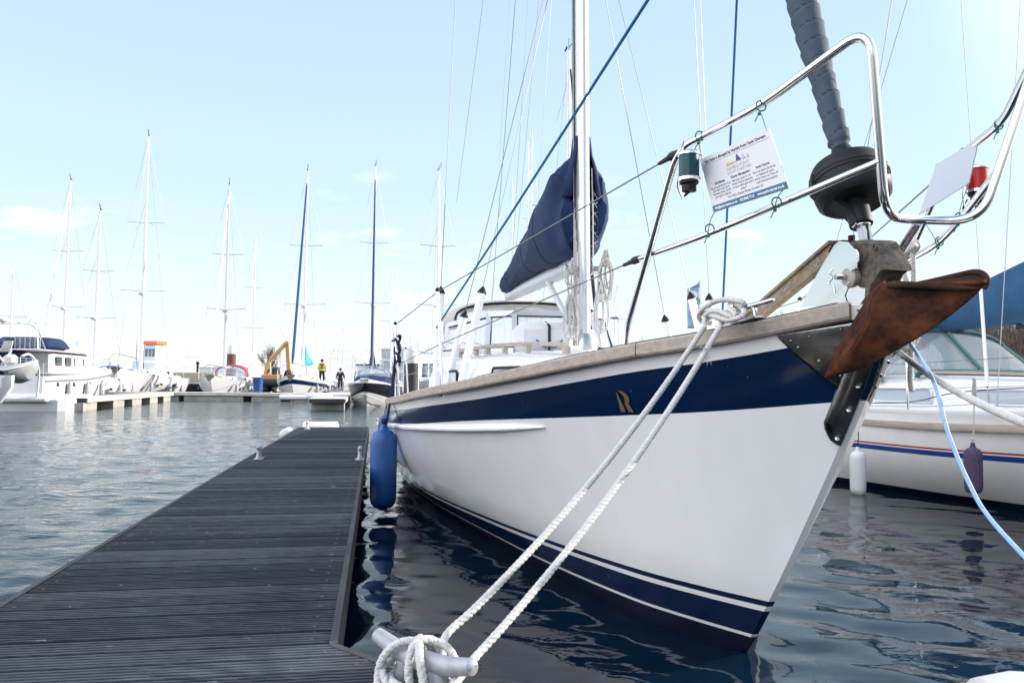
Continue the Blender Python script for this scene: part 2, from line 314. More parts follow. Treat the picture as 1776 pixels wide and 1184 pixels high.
# ================================================================ WATER
def water():
    rng = np.random.default_rng(3)
    rad = [.35]
    while rad[-1] < 4000: rad.append(rad[-1]*(1.0115 if rad[-1] < 75 else 1.06))
    rad = np.array(rad)
    a1 = np.radians(np.linspace(-62, 62, 470)); a2 = np.radians(np.linspace(62, 298, 90))[1:-1]
    ang = np.concatenate([a1, a2])
    Rr, Aa = np.meshgrid(rad, ang, indexing='ij'); X = Rr*np.sin(Aa); Y = Rr*np.cos(Aa)
    cell = np.maximum(Rr*.0115, Rr*np.radians(124/470))
    Z = np.zeros_like(X)
    for i in range(64):
        lam = .085*(16.0**rng.random()); th = rng.normal(math.radians(205), .75); k = 2*math.pi/lam
        amp = .0027*lam**.62*(.6+.8*rng.random())
        fade = np.clip((lam/cell-2.5)/3, 0, 1)
        ph = k*(X*math.sin(th)+Y*math.cos(th))+rng.random()*6.283
        warp = .9*np.sin(X*1.3/lam**.5+i)+.9*np.sin(Y*1.1/lam**.5+2.1*i)
        Z += amp*fade*np.sin(ph+warp)
    shelter = .60+.75*np.clip((-X-1.6)/3.5, 0, 1)+.25*np.clip((Y-7)/12, 0, 1)
    Z *= shelter
    na = len(ang); nr = len(rad)
    co = np.stack([X, Y, Z], -1).reshape(-1, 3).astype(np.float32)
    I, J = np.meshgrid(np.arange(nr-1), np.arange(na), indexing='ij'); J2 = (J+1) % na
    F = np.stack([I*na+J, (I+1)*na+J, (I+1)*na+J2, I*na+J2], -1).reshape(-1, 4)
    me = bpy.data.meshes.new('water'); nv, nf = len(co), len(F)
    me.vertices.add(nv+1); me.vertices.foreach_set('co', np.concatenate([co, [[0, 0, 0]]]).astype(np.float32).ravel())
    tri = np.stack([np.full(na, nv), (np.arange(na)), (np.arange(na)+1) % na], -1)
    loops = np.concatenate([F.ravel(), tri.ravel()]); me.loops.add(len(loops)); me.loops.foreach_set('vertex_index', loops.astype(np.int32))
    st = np.concatenate([np.arange(nf)*4, nf*4+np.arange(na)*3]); me.polygons.add(nf+na); me.polygons.foreach_set('loop_start', st.astype(np.int32))
    me.update(calc_edges=True); me.validate()
    me.polygons.foreach_set('use_smooth', [True]*len(me.polygons))
    bm = bmesh.new(); bm.from_mesh(me); bmesh.ops.recalc_face_normals(bm, faces=bm.faces)
    up = sum(f.normal.z for f in list(bm.faces)[:200])
    if up < 0: bmesh.ops.reverse_faces(bm, faces=bm.faces)
    bm.to_mesh(me); bm.free()
    m = bpy.data.materials.new('harbour_water'); m.use_nodes = True; t = m.node_tree; b = t.nodes['Principled BSDF']
    b.inputs['Base Color'].default_value = (.0020, .0095, .021, 1); b.inputs['Roughness'].default_value = .025; b.inputs['IOR'].default_value = 1.333; b.inputs['Specular IOR Level'].default_value = .5
    tc = t.nodes.new('ShaderNodeTexCoord'); mp = t.nodes.new('ShaderNodeMapping'); mp.inputs['Scale'].default_value = (.8, 1.5, 1); mp.inputs['Rotation'].default_value = (0, 0, .3)
    n1 = t.nodes.new('ShaderNodeTexNoise'); n1.inputs['Scale'].default_value = 3.4; n1.inputs['Detail'].default_value = 4; n1.inputs['Distortion'].default_value = .6
    bu = t.nodes.new('ShaderNodeBump'); bu.inputs['Distance'].default_value = .026; bu.inputs['Strength'].default_value = 1
    # the wind only ruffles the open basin; the lee of the hull stays smoother
    sp_ = t.nodes.new('ShaderNodeSeparateXYZ'); mr = t.nodes.new('ShaderNodeMapRange'); mr.inputs['From Min'].default_value = -1.2; mr.inputs['From Max'].default_value = -4.5; mr.inputs['To Min'].default_value = .35; mr.inputs['To Max'].default_value = 1.0; bu.inputs['Distance'].default_value = .034; mr.inputs['To Min'].default_value = .12
    t.links.new(tc.outputs['Object'], sp_.inputs[0]); t.links.new(sp_.outputs['X'], mr.inputs['Value']); t.links.new(mr.outputs['Result'], bu.inputs['Strength'])
    t.links.new(tc.outputs['Object'], mp.inputs['Vector']); t.links.new(mp.outputs['Vector'], n1.inputs['Vector']); t.links.new(n1.outputs['Fac'], bu.inputs['Height']); t.links.new(bu.outputs['Normal'], b.inputs['Normal'])
    me.materials.append(m)
    o = bpy.data.objects.new('water', me); scene.collection.objects.link(o); tag(o, kind='structure')
water()
# far shore: a low quay and land sheet beyond the marina
land = mat('quay_ground', (.30, .29, .27), .9, var=.2, vs_=.3)
g = MB(); g.prism([V((-400, 132, -1)), V((14, 128, -1)), V((60, 62, -1)), V((420, 40, -1)), V((420, 900, -1)), V((-400, 900, -1))], (0, 0, 1.75))
tag(g.build('ground', land), kind='structure')

# ================================================================ HULLS
def hull(rows, stem, b, w, sheer, Lend, n=40, stern_rake=.5):
    """rows: (height(L), material) from keel to rail. Both sides, one mesh, bands of colour by material."""
    mb = MB()
    sides = []
    zt0 = lambda L_: lerp(L_, sheer)
    for sg in (-1, 1):
        G = []
        for i in range(n+1):
            u = (i/n)**1.35; col = []
            for f, mi in rows:
                s_ = u*Lend; L_ = s_
                for _ in range(3):
                    z = f(L_); ls = lerp(z, stem); le = Lend-stern_rake*max(0, 1-z/zt0(Lend)); L_ = ls+u*(le-ls)
                s_ = L_-ls; t_ = z/zt0(L_); ww = lerp(s_, w); bb = lerp(L_-max(0, ls)*0 if t_ > .999 else ls*0+s_+lerp(zt0(0), stem), b)
                p = 1+1.5*min(1, max(0, (L_/Lend-.12)/.35))
                if t_ < 0: half = ww*(1+.9*z)
                else: half = ww+(bb-ww)*(1-(1-min(1, t_))**p)
                col.append(V((-L_, sg*max(half, .012), z)))
            G.append(col)
        sides.append(G)
    for sg, G in zip((-1, 1), sides):
        for k in range(len(rows)-1):
            mb.mi = rows[k+1][1]
            mb.grid([[r[k], r[k+1]] for r in G], flip=(sg > 0))
    # stem face and transom
    for k in range(len(rows)-1):
        mb.mi = rows[k+1][1]
        a, c = sides[0], sides[1]
        mb.add([a[0][k], a[0][k+1], c[0][k+1], c[0][k]], [(0, 1, 2, 3)])
        mb.add([a[-1][k], a[-1][k+1], c[-1][k+1], c[-1][k]], [(3, 2, 1, 0)])
    # weld the seams
    key = {}; remap = []
    nv = []
    for p in mb.v:
        q = (round(p.x, 4), round(p.y, 4), round(p.z, 4))
        if q not in key: key[q] = len(nv); nv.append(p)
        remap.append(key[q])
    mb.v = nv; nf, nm = [], []
    for f, m_ in zip(mb.f, mb.m):
        f2 = []
        for i in f:
            if not f2 or remap[i] != f2[-1]: f2.append(remap[i])
        if len(f2) > 1 and f2[0] == f2[-1]: f2.pop()
        if len(set(f2)) >= 3: nf.append(tuple(f2)); nm.append(m_)
    mb.f, mb.m = nf, nm
    return mb
def deck_grid(b, sheer, Lend, drop, inset, L0=.02, n=26, camber=.05):
    G = []
    for i in range(n+1):
        L_ = L0+(Lend-L0)*(i/n)**1.2; h = max(lerp(L_, b)-inset, .01); z = lerp(L_, sheer)-drop
        G.append([V((-L_, h*s, z+camber*(1-s*s))) for s in (-1, -.6, 0, .6, 1)])
    return MB().grid(G)

# ---- lines of the big yacht, taken off the photograph
mb_b = smooth_tab([(-.06, .015), (.1, .155), (.25, .26), (.5, .41), (1, .67), (2, 1.07), (3, 1.34), (4, 1.50), (5, 1.59), (6, 1.63), (7, 1.63), (8, 1.58), (9, 1.48), (10, 1.34), (11, 1.17)], 5)
mb_w = smooth_tab([(0, .015), (.3, .17), (.66, .33), (1.6, .575), (2.76, .79), (4.5, 1.11), (6.4, 1.36), (7.8, 1.33), (9, 1.05), (9.8, .6), (10.3, .3)], 5)
mb_sheer = smooth_tab([(-.06, 1.55), (.23, 1.492), (.56, 1.446), (.85, 1.418), (1.23, 1.376), (1.72, 1.321), (2.46, 1.251), (3.6, 1.172), (4.54, 1.118), (7, 1.045), (9, 1.033), (11.1, 1.075)], 5)
mb_stem = smooth_tab([(-.6, 1.75), (0, 1.068), (.225, .857), (.67, .49), (1.184, .10), (1.4, -.025), (1.55, -.062)], 4)
nb = smooth_tab([(.0, 1.213), (.06, 1.2), (.56, 1.142), (1.22, 1.092), (2.46, 1.013), (4.5, .885), (7, .80), (11, .78)], 4)
sheer_f = lambda L_: lerp(L_, mb_sheer)
ntop = lambda L_: sheer_f(L_)-.108-.006*min(1, max(0, L_/3))
nbot = lambda L_: lerp(L_, nb)
bt = lambda a, c: (lambda L_: a+(c-a)*min(1, max(0, L_/9)))
mid = lambda f, g_, t: (lambda L_: f(L_)*(1-t)+g_(L_)*t)
b1, b2_, b3, b4, b5 = bt(.115, .055), bt(.132, .07), bt(.27, .15), bt(.297, .172), bt(.325, .195)
top = lambda L_: sheer_f(L_)-.012
rows = [(lambda L_: -.45, 2), (lambda L_: -.2, 2), (lambda L_: 0.0, 2), (b1, 2), (b2_, 3), (b3, 1), (b4, 3), (b5, 1)]
rows += [(mid(b5, nbot, k/7), 0) for k in range(1, 8)] + [(mid(nbot, ntop, k/3), 1) for k in range(1, 4)] + [(mid(ntop, top, .5), 0), (top, 0)]
YACHT = thing('sailing_yacht', ORG, 'large white sailing yacht with a navy stripe moored bow first beside the foreground pontoon', 'sailing yacht', rz=math.atan2(HX.y, HX.x))
HB = hull(rows, mb_stem, mb_b, mb_w, mb_sheer, 11.0, n=60)
def part(mb, name, m, parent=YACHT, label=None, **k):
    o = mb.build(name, m, parent, frame='local', **k)
    if label: o['label'] = label
    return o
h_o = part(HB, 'hull', [gel, navy, anti, white_line])
part(deck_grid(mb_b, mb_sheer, 11.0, .062, .03, camber=.06, L0=.03, n=40), 'deck', deckw)
# weathered teak rail along the sheer, both sides meeting at the stem
def rail_path(inset, dz, side, L0, L1, n=60):
    return [V((-(L0+(L1-L0)*i/n), side*(lerp(L0+(L1-L0)*i/n, mb_b)-inset), sheer_f(L0+(L1-L0)*i/n)+dz)) for i in range(n+1)]
def ribbon(P, w, h_, mb):
    T, N, Bn = frames(P); rings = []
    for p, t in zip(P, T):
        n_ = V((t.y, -t.x, 0)).normalized(); u = V((0, 0, 1)); k = .3
        rings.append([p+n_*x*w/2+u*y*h_/2 for x, y in ((-1, -1+k), (-1+k, -1), (1-k, -1), (1, -1+k), (1, 1-k), (1-k, 1), (-1+k, 1), (-1, 1-k))])
    return mb.loft(rings, True, True)
for s_ in (-1, 1):
    mb = MB(); cuts = [(.02, .82), (.826, 4.6), (4.606, 10.95)]
    for a, c in cuts: ribbon(rail_path(.004, -.026, s_, a, c, 50), .05, .062, mb)
    part(mb, 'teak_rail', teak)
    mb = MB(); ribbon(rail_path(.012, .0085, s_, .06, 2.2, 40), .03, .006, mb); part(mb, 'rail_strip', black)
# rub strake: white moulding with a steel strip
mb = MB(); P = []
for i in range(61):
    L_ = 1.74+8.7*i/60; z = lerp(L_, smooth_tab([(1.42, 1.032), (3, .93), (5.5, .82), (7.7, .735), (10.5, .72)]))
    P.append((L_, z))
def side_y(L_, z):
    ls = lerp(z, mb_stem); s2 = L_-ls; t_ = z/sheer_f(L_); ww = lerp(s2, mb_w); bb = lerp(s2+lerp(sheer_f(0), mb_stem), mb_b); p = 1+1.5*min(1, max(0, (L_/11.0-.12)/.35))
    return ww+(bb-ww)*(1-(1-min(1, t_))**p)
for s_ in (-1, 1):
    mb = MB(); mb.tube([V((-a, s_*(side_y(a, z)+.012), z)) for a, z in P], [.004]+[.012, .018, .021]+[.023]*56+[.02], 10); ro = part(mb, 'rub_strake', gel)
    mb = MB(); mb.tube([V((-a, s_*(side_y(a, z-.014)+.029), z-.014)) for a, z in P[3:]], .008, 8); mb.build('steel_strip', steel, ro, frame='local')
# emblem on the starboard bow: stylised R with a sail in it, and 36
def decal(tris, L0, z0, k):
    for T_ in tris: mb.add([onside(L0-(x-.32*(1-y))*k, z0+y*k, .007) for x, y in T_], [tuple(range(len(T_)))])
gold = mat('gold_emblem', (.15, .105, .06), .4)
mb = MB()
def onside(L_, z, o=.004): return V((-L_, -(side_y(L_, z)+o), z))
c0 = Loc(At(1093, 703, 3.40)); 
LL = 1.06; zz = 1.118
arc = [(.0, 1.0), (.22, 1.0), (.45, .93), (.62, .78), (.66, .62), (.60, .48), (.48, .40), (.56, .32), (.68, .1), (.78, 0), (.52, 0), (.42, .2), (.33, .38), (.30, .45), (.36, .6), (.38, .72), (.30, .85), (.18, .94)]
outer = [(.08, 1.0), (.30, .98), (.50, .90), (.64, .76), (.68, .62), (.66, .50), (.58, .42), (.66, .26), (.80, 0)]; inr = [(.08, 1.0), (.20, .93), (.30, .84), (.38, .70), (.40, .58), (.38, .48), (.33, .40), (.40, .22), (.50, 0)]
decal([[outer[i], outer[i+1], inr[i+1], inr[i]] for i in range(8)], LL, zz, .098)
decal([[(-.06, .95), (-.04, .5), (.14, .5), (.06, .72)], [(-.04, .5), (-.02, 0), (.30, 0), (.24, .24), (.14, .5)]], LL, zz, .098)
ux = (onside(LL-.2, zz)-onside(LL, zz)).normalized(); 
em_ = part(mb, 'emblem', gold); mb = MB(); put_text(mb, '36', .060, onside(LL-.105, zz+.010, .008), ux, V((0, 0, 1)), align='LEFT')
mb.build('model_number', gold, em_, frame='local')
# stemhead plate, stem band
mb = MB()
def stemx(z): return -lerp(z, mb_stem)
P1 = [B(1347, 573, -.25), B(1478, 545, -.0), B(1502, 560, 0)]
def sidep(L_, z, sg, o): return V((-L_, sg*(side_y(L_, z)+o), z))
pl_dark = mat('stained_steel', (.13, .13, .125), .20, 1.0, col2=(.34, .335, .32), vs_=5, rvar=.08, bump=.006, bs=5)
for sg in (-1, 1):
    mb = MB(); G = []
    for i in range(13):
        t = i/12; row = []
        for j in range(13):
            q = j/12
            ztop = sheer_f(.2)-.062-.004; L_top = .24*(1-t)-.035*t
            zt = sheer_f(max(L_top, -.05))-.062
            zb = 1.21-.02*t; Lb = .15*(1-t)+(lerp(zb, mb_stem)+.012)*t
            # triangular lower edge: falls towards the stem
            tl = (.245, sheer_f(.245)-.060); bo = (lerp(1.195, mb_stem)+.012, 1.195); lo = (tl[0]+(bo[0]-tl[0])*t, tl[1]+(bo[1]-tl[1])*t); hi = (tl[0]+(-.045-tl[0])*t, sheer_f(max(-.05, tl[0]+(-.045-tl[0])*t))-.060)
            z = hi[1]+(lo[1]-hi[1])*q; L_ = max(hi[0]+(lo[0]-hi[0])*q, lerp(z, mb_stem)+.004)
            row.append(sidep(L_, z, sg, .006))
        G.append(row)
    mb.grid(G)
    for (L_, z) in ((.2, 1.41), (.14, 1.425), (.05, 1.445), (.185, 1.385), (.14, 1.335), (.10, 1.285), (.07, 1.245)):
        q = sidep(max(L_, lerp(z, mb_stem)+.03), z, sg, .008); mb.lathe([(.006, 0), (.005, .002), (.002, .003)], q, (0, sg, .1), 10)
    part(mb, 'stem_plate', pl_dark, solid=.004)
mb = MB(); P = []
for i in range(15):
    z = 1.33-.295*i/14; P.append((z, V((stemx(z)+.006, -.026, z))))
rings = []
for i, (z, p) in enumerate(P):
    wv = .047*(1 if i < 13 else (.85 if i == 13 else .5)); t_ = (V((stemx(z-.02), 0, z-.02))-V((stemx(z+.02), 0, z+.02))).normalized(); nrm = V((-t_.z, 0, t_.x)); nrm = nrm if nrm.x > 0 else -nrm
    rings.append([p+V((0, y, 0))+nrm*(d-.9*abs(y)) for y, d in ((-wv, -.02), (-wv, .0), (-wv*.6, .012), (0, .014), (wv*.6, .012), (wv, .0), (wv, -.02))])
mb.loft(rings, True, True)
sb = part(mb, 'stem_band', pl_dark)
for i in (4, 8, 13):
    z, p = P[i]; mb = MB(); mb.lathe([(.0085, 0), (.008, .003), (.003, .005)], p+V((.010, -.022, 0)), (1, -.35, .55), 12); mb.build('bolt', steel_d, sb, frame='local')
# ---- coachroof, hatches, windscreen, hood
def cr_sec(L_, hb, ht, zd, zt): return [V((-L_, s*h2, z)) for s, h2, z in ((-1, hb, zd), (-1, hb*.985, zd+(zt-zd)*.55), (-1, ht+.03, zt-.04), (-1, ht-.05, zt), (-1, ht*.5, zt+.035), (0, 0, zt+.045), (1, ht*.5, zt+.035), (1, ht-.05, zt), (1, ht+.03, zt-.04), (1, hb*.985, zd+(zt-zd)*.55), (1, hb, zd))]
secs = [(2.0, .24, .20, 1.22, 1.30), (2.15, .36, .32, 1.2, 1.375), (2.6, .60, .54, 1.17, 1.425), (3.2, .84, .75, 1.12, 1.455), (4, 1.0, .90, 1.07, 1.475), (5, 1.10, .98, 1.03, 1.485), (6, 1.14, 1.02, 1.0, 1.495), (7.4, 1.14, 1.02, .98, 1.50)]
mb = MB(); mb.loft([cr_sec(*s) for s in secs], True, True); roof = part(mb, 'coachroof', gel)
def portlight(L_, wl, hh, z, hb, name='portlight'):
    for sg in (-1, 1):
        mb = MB(); fr = []
        for sgn, k in ((1, 1.0),):
            P = fillet([V((-(L_-wl/2), 0, -hh/2)), V((-(L_-wl/2), 0, hh/2)), V((-(L_+wl/2), 0, hh/2)), V((-(L_+wl/2), 0, -hh/2)), V((-(L_-wl/2), 0, -hh/2))], hh*.3, 4)
            P = [V((p.x, sg*(lerp(-p.x, [(s[0], s[1]) for s in secs])*.99+.012), z+p.z)) for p in P]
        mb.tube(P, .012, 6, closed=False); f = part(mb, name, black)
        mb = MB(); c = sum(P, V())/len(P); mb.add(P[:-1], [tuple(range(len(P)-1))]); mb.build('pane', winw, f, frame='local')
portlight(3.15, .46, .15, 1.28, 0); portlight(4.7, .5, .15, 1.27, 0); portlight(5.9, .34, .13, 1.26, 0)
for sg in (-1, 1):   # wooden handrails on the coachroof
    mb = MB(); P = []
    for i in range(8):
        L_ = 2.72+i*.5; y = sg*(lerp(L_, [(s[0], s[2]) for s in secs])-.11); P.append(V((-L_, y, lerp(L_, [(s[0], s[4]) for s in secs])+.075)))
    G = []
    ribbon(P, .032, .03, mb)
    for p in P: mb.box(p+V((0, 0, -.05)), (.10, .034, .07))
    part(mb, 'handrail', teak)
mb = MB(); mb.box((-1.75, 0, 1.40), (.55, .55, .06), bev=.03); fh = part(mb, 'foredeck_hatch', alu)
MB().box((-1.75, 0, 1.433), (.44, .44, .014)).build('pane', glassb, fh, frame='local')
# windscreen: raked posts, top rail, panes
ws_pts = [(-6.5, -1.02), (-5.45, -.66), (-5.2, -.42), (-5.2, .42), (-5.45, .66), (-6.5, 1.02)]
wb = [V((x, y, 1.56)) for x, y in ws_pts]; wt = [V((x-.22, y*.93, 1.945 if i in (1, 2, 3, 4) else 1.90)) for i, (x, y) in enumerate(ws_pts)]
mb = MB()
for i in range(6): mb.bar(wb[i], wt[i], .05, .045)
for i in range(5): mb.bar(wt[i], wt[i+1], .045, .05); mb.bar(wb[i], wb[i+1], .05, .05)
wsf = part(mb, 'windscreen', alu)
mb = MB()
for i in range(5): mb.bar(wt[i]+V((.03, 0, -.034)), wt[i+1]+V((.03, 0, -.034)), .014, .014); mb.bar(wb[i]+V((.03, 0, .034)), wb[i+1]+V((.03, 0, .034)), .014, .014)
for i in (1, 2, 3, 4): mb.bar(wb[i]+V((.03, .028 if i < 3 else -.028, .03)), wt[i]+V((.03, .028 if i < 3 else -.028, -.03)), .012, .012)
mb.build('window_gasket', black, wsf, frame='local')
mb = MB()
for i in range(5): mb.add([wb[i], wb[i+1], wt[i+1], wt[i]], [(0, 1, 2, 3)])
mb.build('pane', clear, wsf, frame='local')
mb = MB(); G = []
for k, (x, zt, hw) in enumerate([(-6.75, 2.17, .86), (-6.95, 2.225, .90), (-7.4, 2.25, .93), (-8.1, 2.22, .95)]):
    G.append([V((x-.02*abs(math.sin(a)), -hw*math.cos(a)*(1+.14*math.sin(a)), 1.86+(zt-1.86)*math.sin(a)**.55 if math.sin(a) > 0 else 1.86)) for a in [math.pi*j/18 for j in range(19)]])
mb.grid(G); hood = part(mb, 'sprayhood', creamcloth, solid=.02)
mb = MB(); mb.grid([[V((p.x+.02, p.y*.99, p.z-.012)) for p in G[0]], [V((-6.72+1.35*min(1, max(0, 1-abs(p.y)/.92))**.5*.9, p.y*.97, 1.955)) for p in G[0]]]); mb.build('front_window', clear, hood, frame='local')
mb = MB(); mb.tube([p+V((.03, 0, .01)) for p in G[0]], .016, 6); mb.build('hoop', black, hood, frame='local')
# cockpit clutter aft: wheel guard hoop
for y in (-.62, .62):
    mb = MB(); mb.tube(fillet([V((-8.6, y-.3, 1.35)), V((-8.6, y-.3, 1.78)), V((-8.6, y+.3, 1.78)), V((-8.6, y+.3, 1.35))], .1), .018, 8); part(mb, 'cockpit_hoop', steel)
# ---- mast and rigging
MX0, MX1 = -4.15, -4.55
mb = MB(); rings = []
for z in (1.5, 1.62, 4, 8, 12.6):
    x = MX0+(MX1-MX0)*(z-1.5)/11.1
    rings.append([V((x+.105*math.cos(a), .062*math.sin(a), z)) for a in [2*math.pi*k/20 for k in range(20)]])
mb.loft(rings, True, True); mast = part(mb, 'mast', alu)
MB().lathe([(.13, 1.52), (.135, 1.60), (.10, 1.66), (.085, 1.70)], (MX0, 0, 0), (0, 0, 1), 20).build('mast_collar', steel_d, mast, frame='local')
mb = MB(); mb.bar((MX0-.03, -.068, 2.3), (MX1-.03, -.068, 12), .022, .018); mb.bar((MX0-.06, -.055, 1.75), (MX1-.06, -.055, 12), .012, .012); mb.build('sail_track', black, mast, frame='local')
for y in (-.11, .11):
    mb = MB(); mb.lathe([(.05, 0), (.05, .012), (.034, .02), (.034, .075), (.046, .08), (.046, .095), (.02, .10)], (MX0-.02, y*.6, 2.22), (0, 1 if y > 0 else -1, 0), 16); mb.build('winch', steel_d, mast, frame='local')
SP = {}
def mastpt(z, dx=0, y=0): return V((MX0+(MX1-MX0)*(z-1.5)/11.1+dx, y, z))
for k, (z, hw) in enumerate(((5.9, 1.05), (9.2, .85))):
    mb = MB()
    for sg in (-1, 1): mb.tube([mastpt(z, -.02, sg*.05), mastpt(z+.06, -.10, sg*hw)], [.028, .018], 8)
    part(mb, 'spreaders', alu); SP[k] = (z+.06, hw)
mb = MB(); shr = []
for sg in (-1, 1):
    for (x0, y0, zt, dx, dy, l0) in ((-3.9, 1.08, 5.8, .06, .05, .85), (-4.85, 1.12, 5.8, -.08, .05, .72), (-4.3, 1.24, 5.96, -.10, 1.05, .86)):
        a = V((x0, sg*y0, 1.14)); c = mastpt(zt, dx, sg*dy); mb.tube([a, c], .0034, 5); shr.append((a, c, l0))
    mb.tube([mastpt(5.96, -.1, sg*1.05), mastpt(9.26, -.1, sg*.85), mastpt(12.5, 0, sg*.05)], .0042, 5)
    mb.tube([mastpt(5.96, -.1, sg*1.05), mastpt(9.1, 0, sg*.06)], .0036, 5)
mb.tube([V((-10.9, 0, 1.1)), mastpt(12.55)], .0042, 5)
part(mb, 'shrouds', wire)
for a, c, l0 in shr:      # white padded tubes over the turnbuckles with black caps
    d = (c-a).normalized(); mb = MB(); mb.tube([a+d*.04, a+d*l0], .033, 14); o = part(mb, 'shroud_cover', pvc)
    MB().lathe([(.038, 0), (.038, .012), (.026, .034), (.008, .06), (.005, .065)], a+d*l0, d, 14).build('cap', black, o, frame='local')
# running rigging: blue rope and dark teal halyard, lazy jacks
mb = MB(); P0 = B(757, 568, -1.24); P1 = B(1122, 0, -.6); mb.tube([P0, P0.lerp(P1, .5)+V((0, 0, -.015)), P0.lerp(P1, 1.5)], .0075, 8); part(mb, 'control_line', bluerope)
mb = MB(); mb.tube([B(1253, 545, .35), B(1278, 0, .15), B(1278, 0, .15)*2-B(1253, 545, .35)], .0068, 8); part(mb, 'halyard', tealrope)
mb = MB()
for a, c, y0, y1 in (((829, 500), (945, 0), 0, 0),): pass
for (x0, y0, x1, y1, yy) in ((1224, 232, 1215, 0, .2), (884, 0, 866, 280, -.1), (792, 350, 838, 0, -.9), (1478, 420, 1547, 0, .22)): mb.tube([B(x0, y0, yy), B(x1, y1, yy)], .0022, 5)
mb.tube([V((-5.4, -.18, 2.7)), mastpt(8.8)], .003, 5); mb.tube([V((-7, -.14, 2.6)), mastpt(8.9)], .003, 5); mb.tube([V((-8.2, 0, 2.45)), mastpt(12.5, -.1)], .004, 5)
part(mb, 'lazy_jacks', wire_w)
# boom and sail cover
bm0, bm1 = V((-4.25, 0, 2.30)), V((-8.35, 0, 2.43))
mb = MB(); rings = []
for t in (0, 1):
    p = bm0.lerp(bm1, t); rings.append([p+V((0, .062*math.cos(a), .085*math.sin(a))) for a in [2*math.pi*k/16 for k in range(16)]])
mb.loft(rings); boom = part(mb, 'boom', alu)
mb = MB(); mb.tube([V((-4.2, -.02, 1.62)), V((-5.5, -.02, 2.27))], .030, 12); mb.tube([V((-4.75, -.02, 1.895)), V((-5.5, -.02, 2.27))], .036, 12); part(mb, 'kicker', alu)
mb = MB(); csec = [(-4.19, 2.48, 3.02, .07), (-4.195, 2.38, 3.12, .15), (-4.21, 2.33, 3.20, .20), (-4.32, 2.31, 3.23, .25), (-4.55, 2.32, 3.16, .30), (-4.95, 2.36, 3.04, .315), (-5.4, 2.38, 2.95, .29), (-6.1, 2.41, 2.88, .245), (-6.9, 2.43, 2.80, .20), (-7.7, 2.44, 2.71, .16), (-8.25, 2.45, 2.63, .13), (-8.42, 2.47, 2.56, .07)]
csec = list(zip(*[[q[1] for q in smooth_tab([(i, s[j]) for i, s in enumerate(csec)], 4)] for j in range(4)])); G = []
for i, (x, zb, zt, hw) in enumerate(csec):
    r_ = []
    for j in range(33):
        a = math.pi*2*(j/32); k = (math.sin(a*3+i*.35)*.014+math.sin(a*7+i*.18)*.009+math.sin(i*.8+a*2)*.009+.012*math.sin(a*11-i*.5)*max(0, 1-i/18))
        dr = .22*(max(0, -math.cos(a)))**2 if False else 0
        yy = math.sin(a)*(hw+k)*(1.0 if math.cos(a) > -.2 else .92); zc = (zt+zb)/2-math.cos(a-math.pi)*(zt-zb)/2*-1
        cz = math.cos(a); zc = (zt+zb)/2+cz*(zt-zb)/2*(1 if cz > 0 else .96)
        pinch = 1 if cz < 0 else 1-.30*cz**5; yy = math.copysign(abs(math.sin(a))**.75, math.sin(a))*(hw+k)
        r_.append(V((x+k*1.5, yy*pinch, zc+k)))
    G.append(r_)
mb.grid(G); cover = part(mb, 'sail_cover', navycloth, solid=.006)
seam = mat('seam_tape', (.005, .012, .036), .8)
for jj in (5, 27, 32):
    mb = MB(); mb.tube([r_[jj % 33]+(r_[jj % 33]-V((r_[jj % 33].x, 0, (csec[min(q_, len(csec)-1)][1]+csec[min(q_, len(csec)-1)][2])/2))).normalized()*.004 for q_, r_ in enumerate(G[4:], 4)], .0045, 5); mb.build('seam', seam, cover, frame='local')
for q_ in (19, 27, 35):
    cq = V((csec[q_][0], 0, (csec[q_][1]+csec[q_][2])/2)); mb = MB(); mb.tube([p+(p-cq).normalized()*.004 for p in G[q_]], .004, 5); mb.build('seam', seam, cover, frame='local')
mb = MB()
for (z0, hw) in ((3.26, .07), ): 
    mb.loft([[V((mastpt(z).x-.02+(.10)*math.cos(a)*1.05, (.075+dw)*math.sin(a), z)) for a in [math.pi*.22+math.pi*1.56*k/14 for k in range(15)]] for z, dw in ((3.38, .0), (3.22, .02), (3.08, .07), (2.85, .10))], False, False)
mb.build('collar', navycloth, cover, frame='local', solid=.006)
lace = MB()
for k in range(6):
    z = 2.42+.085*k; lace.tube([V((-4.17, .075, z)), V((-4.165, .10, z+.03)), V((-4.18, .13, z+.05))], .0028, 5); lace.tube([V((-4.18, .13, z)), V((-4.165, .10, z+.04)), V((-4.17, .075, z+.065))], .0028, 5)
lace.tube([V((-4.12, .078, 2.30)), V((-4.14, .08, 2.7)), V((-4.16, .075, 3.1))], .006, 6)
lace.build('lacing', ropem, cover, frame='local')
# ---- furled headsail on the forestay, drum
fs0 = V((-.075, 0, 1.80)); fs1 = V((-4.3, 0, 12.5)); fd = (fs1-fs0).normalized()
furl_m = mat('sailcloth_cover', (.042, .064, .090), .8, var=.18, vs_=14, bump=.0015, bs=60)
fs_n = V((0, 1, 0)); fs_b = fd.cross(fs_n)
mb = MB(); rings = []; n = 560; d0 = .345; d1 = 9.0
for i in range(n+1):
    d = d0+(3.2 if i < 440 else 0)*(i/440)+(0 if i < 440 else 3.2+(d1-3.2)*((i-440)/120)); ring = []
    for k in range(22):
        a = 2*math.pi*k/22; ph = (d/.088-a/(2*math.pi)) % 1.0
        rr = (.0345+.0175*min(1, (d-.33)/.5)+.008*min(1, max(0, (d-.8)/3)))+.0085*ph-.003*(1 if ph < .07 else 0)+.0022*math.sin(a*2+d*9)+.0035*math.sin(43.7*math.floor(d/.088-a/(2*math.pi)))
        if d < d0+.03: rr *= .82
        ring.append(fs0+fd*d+(fs_n*math.cos(a)+fs_b*math.sin(a))*rr)
    rings.append(ring)
mb.loft(rings, True, True)
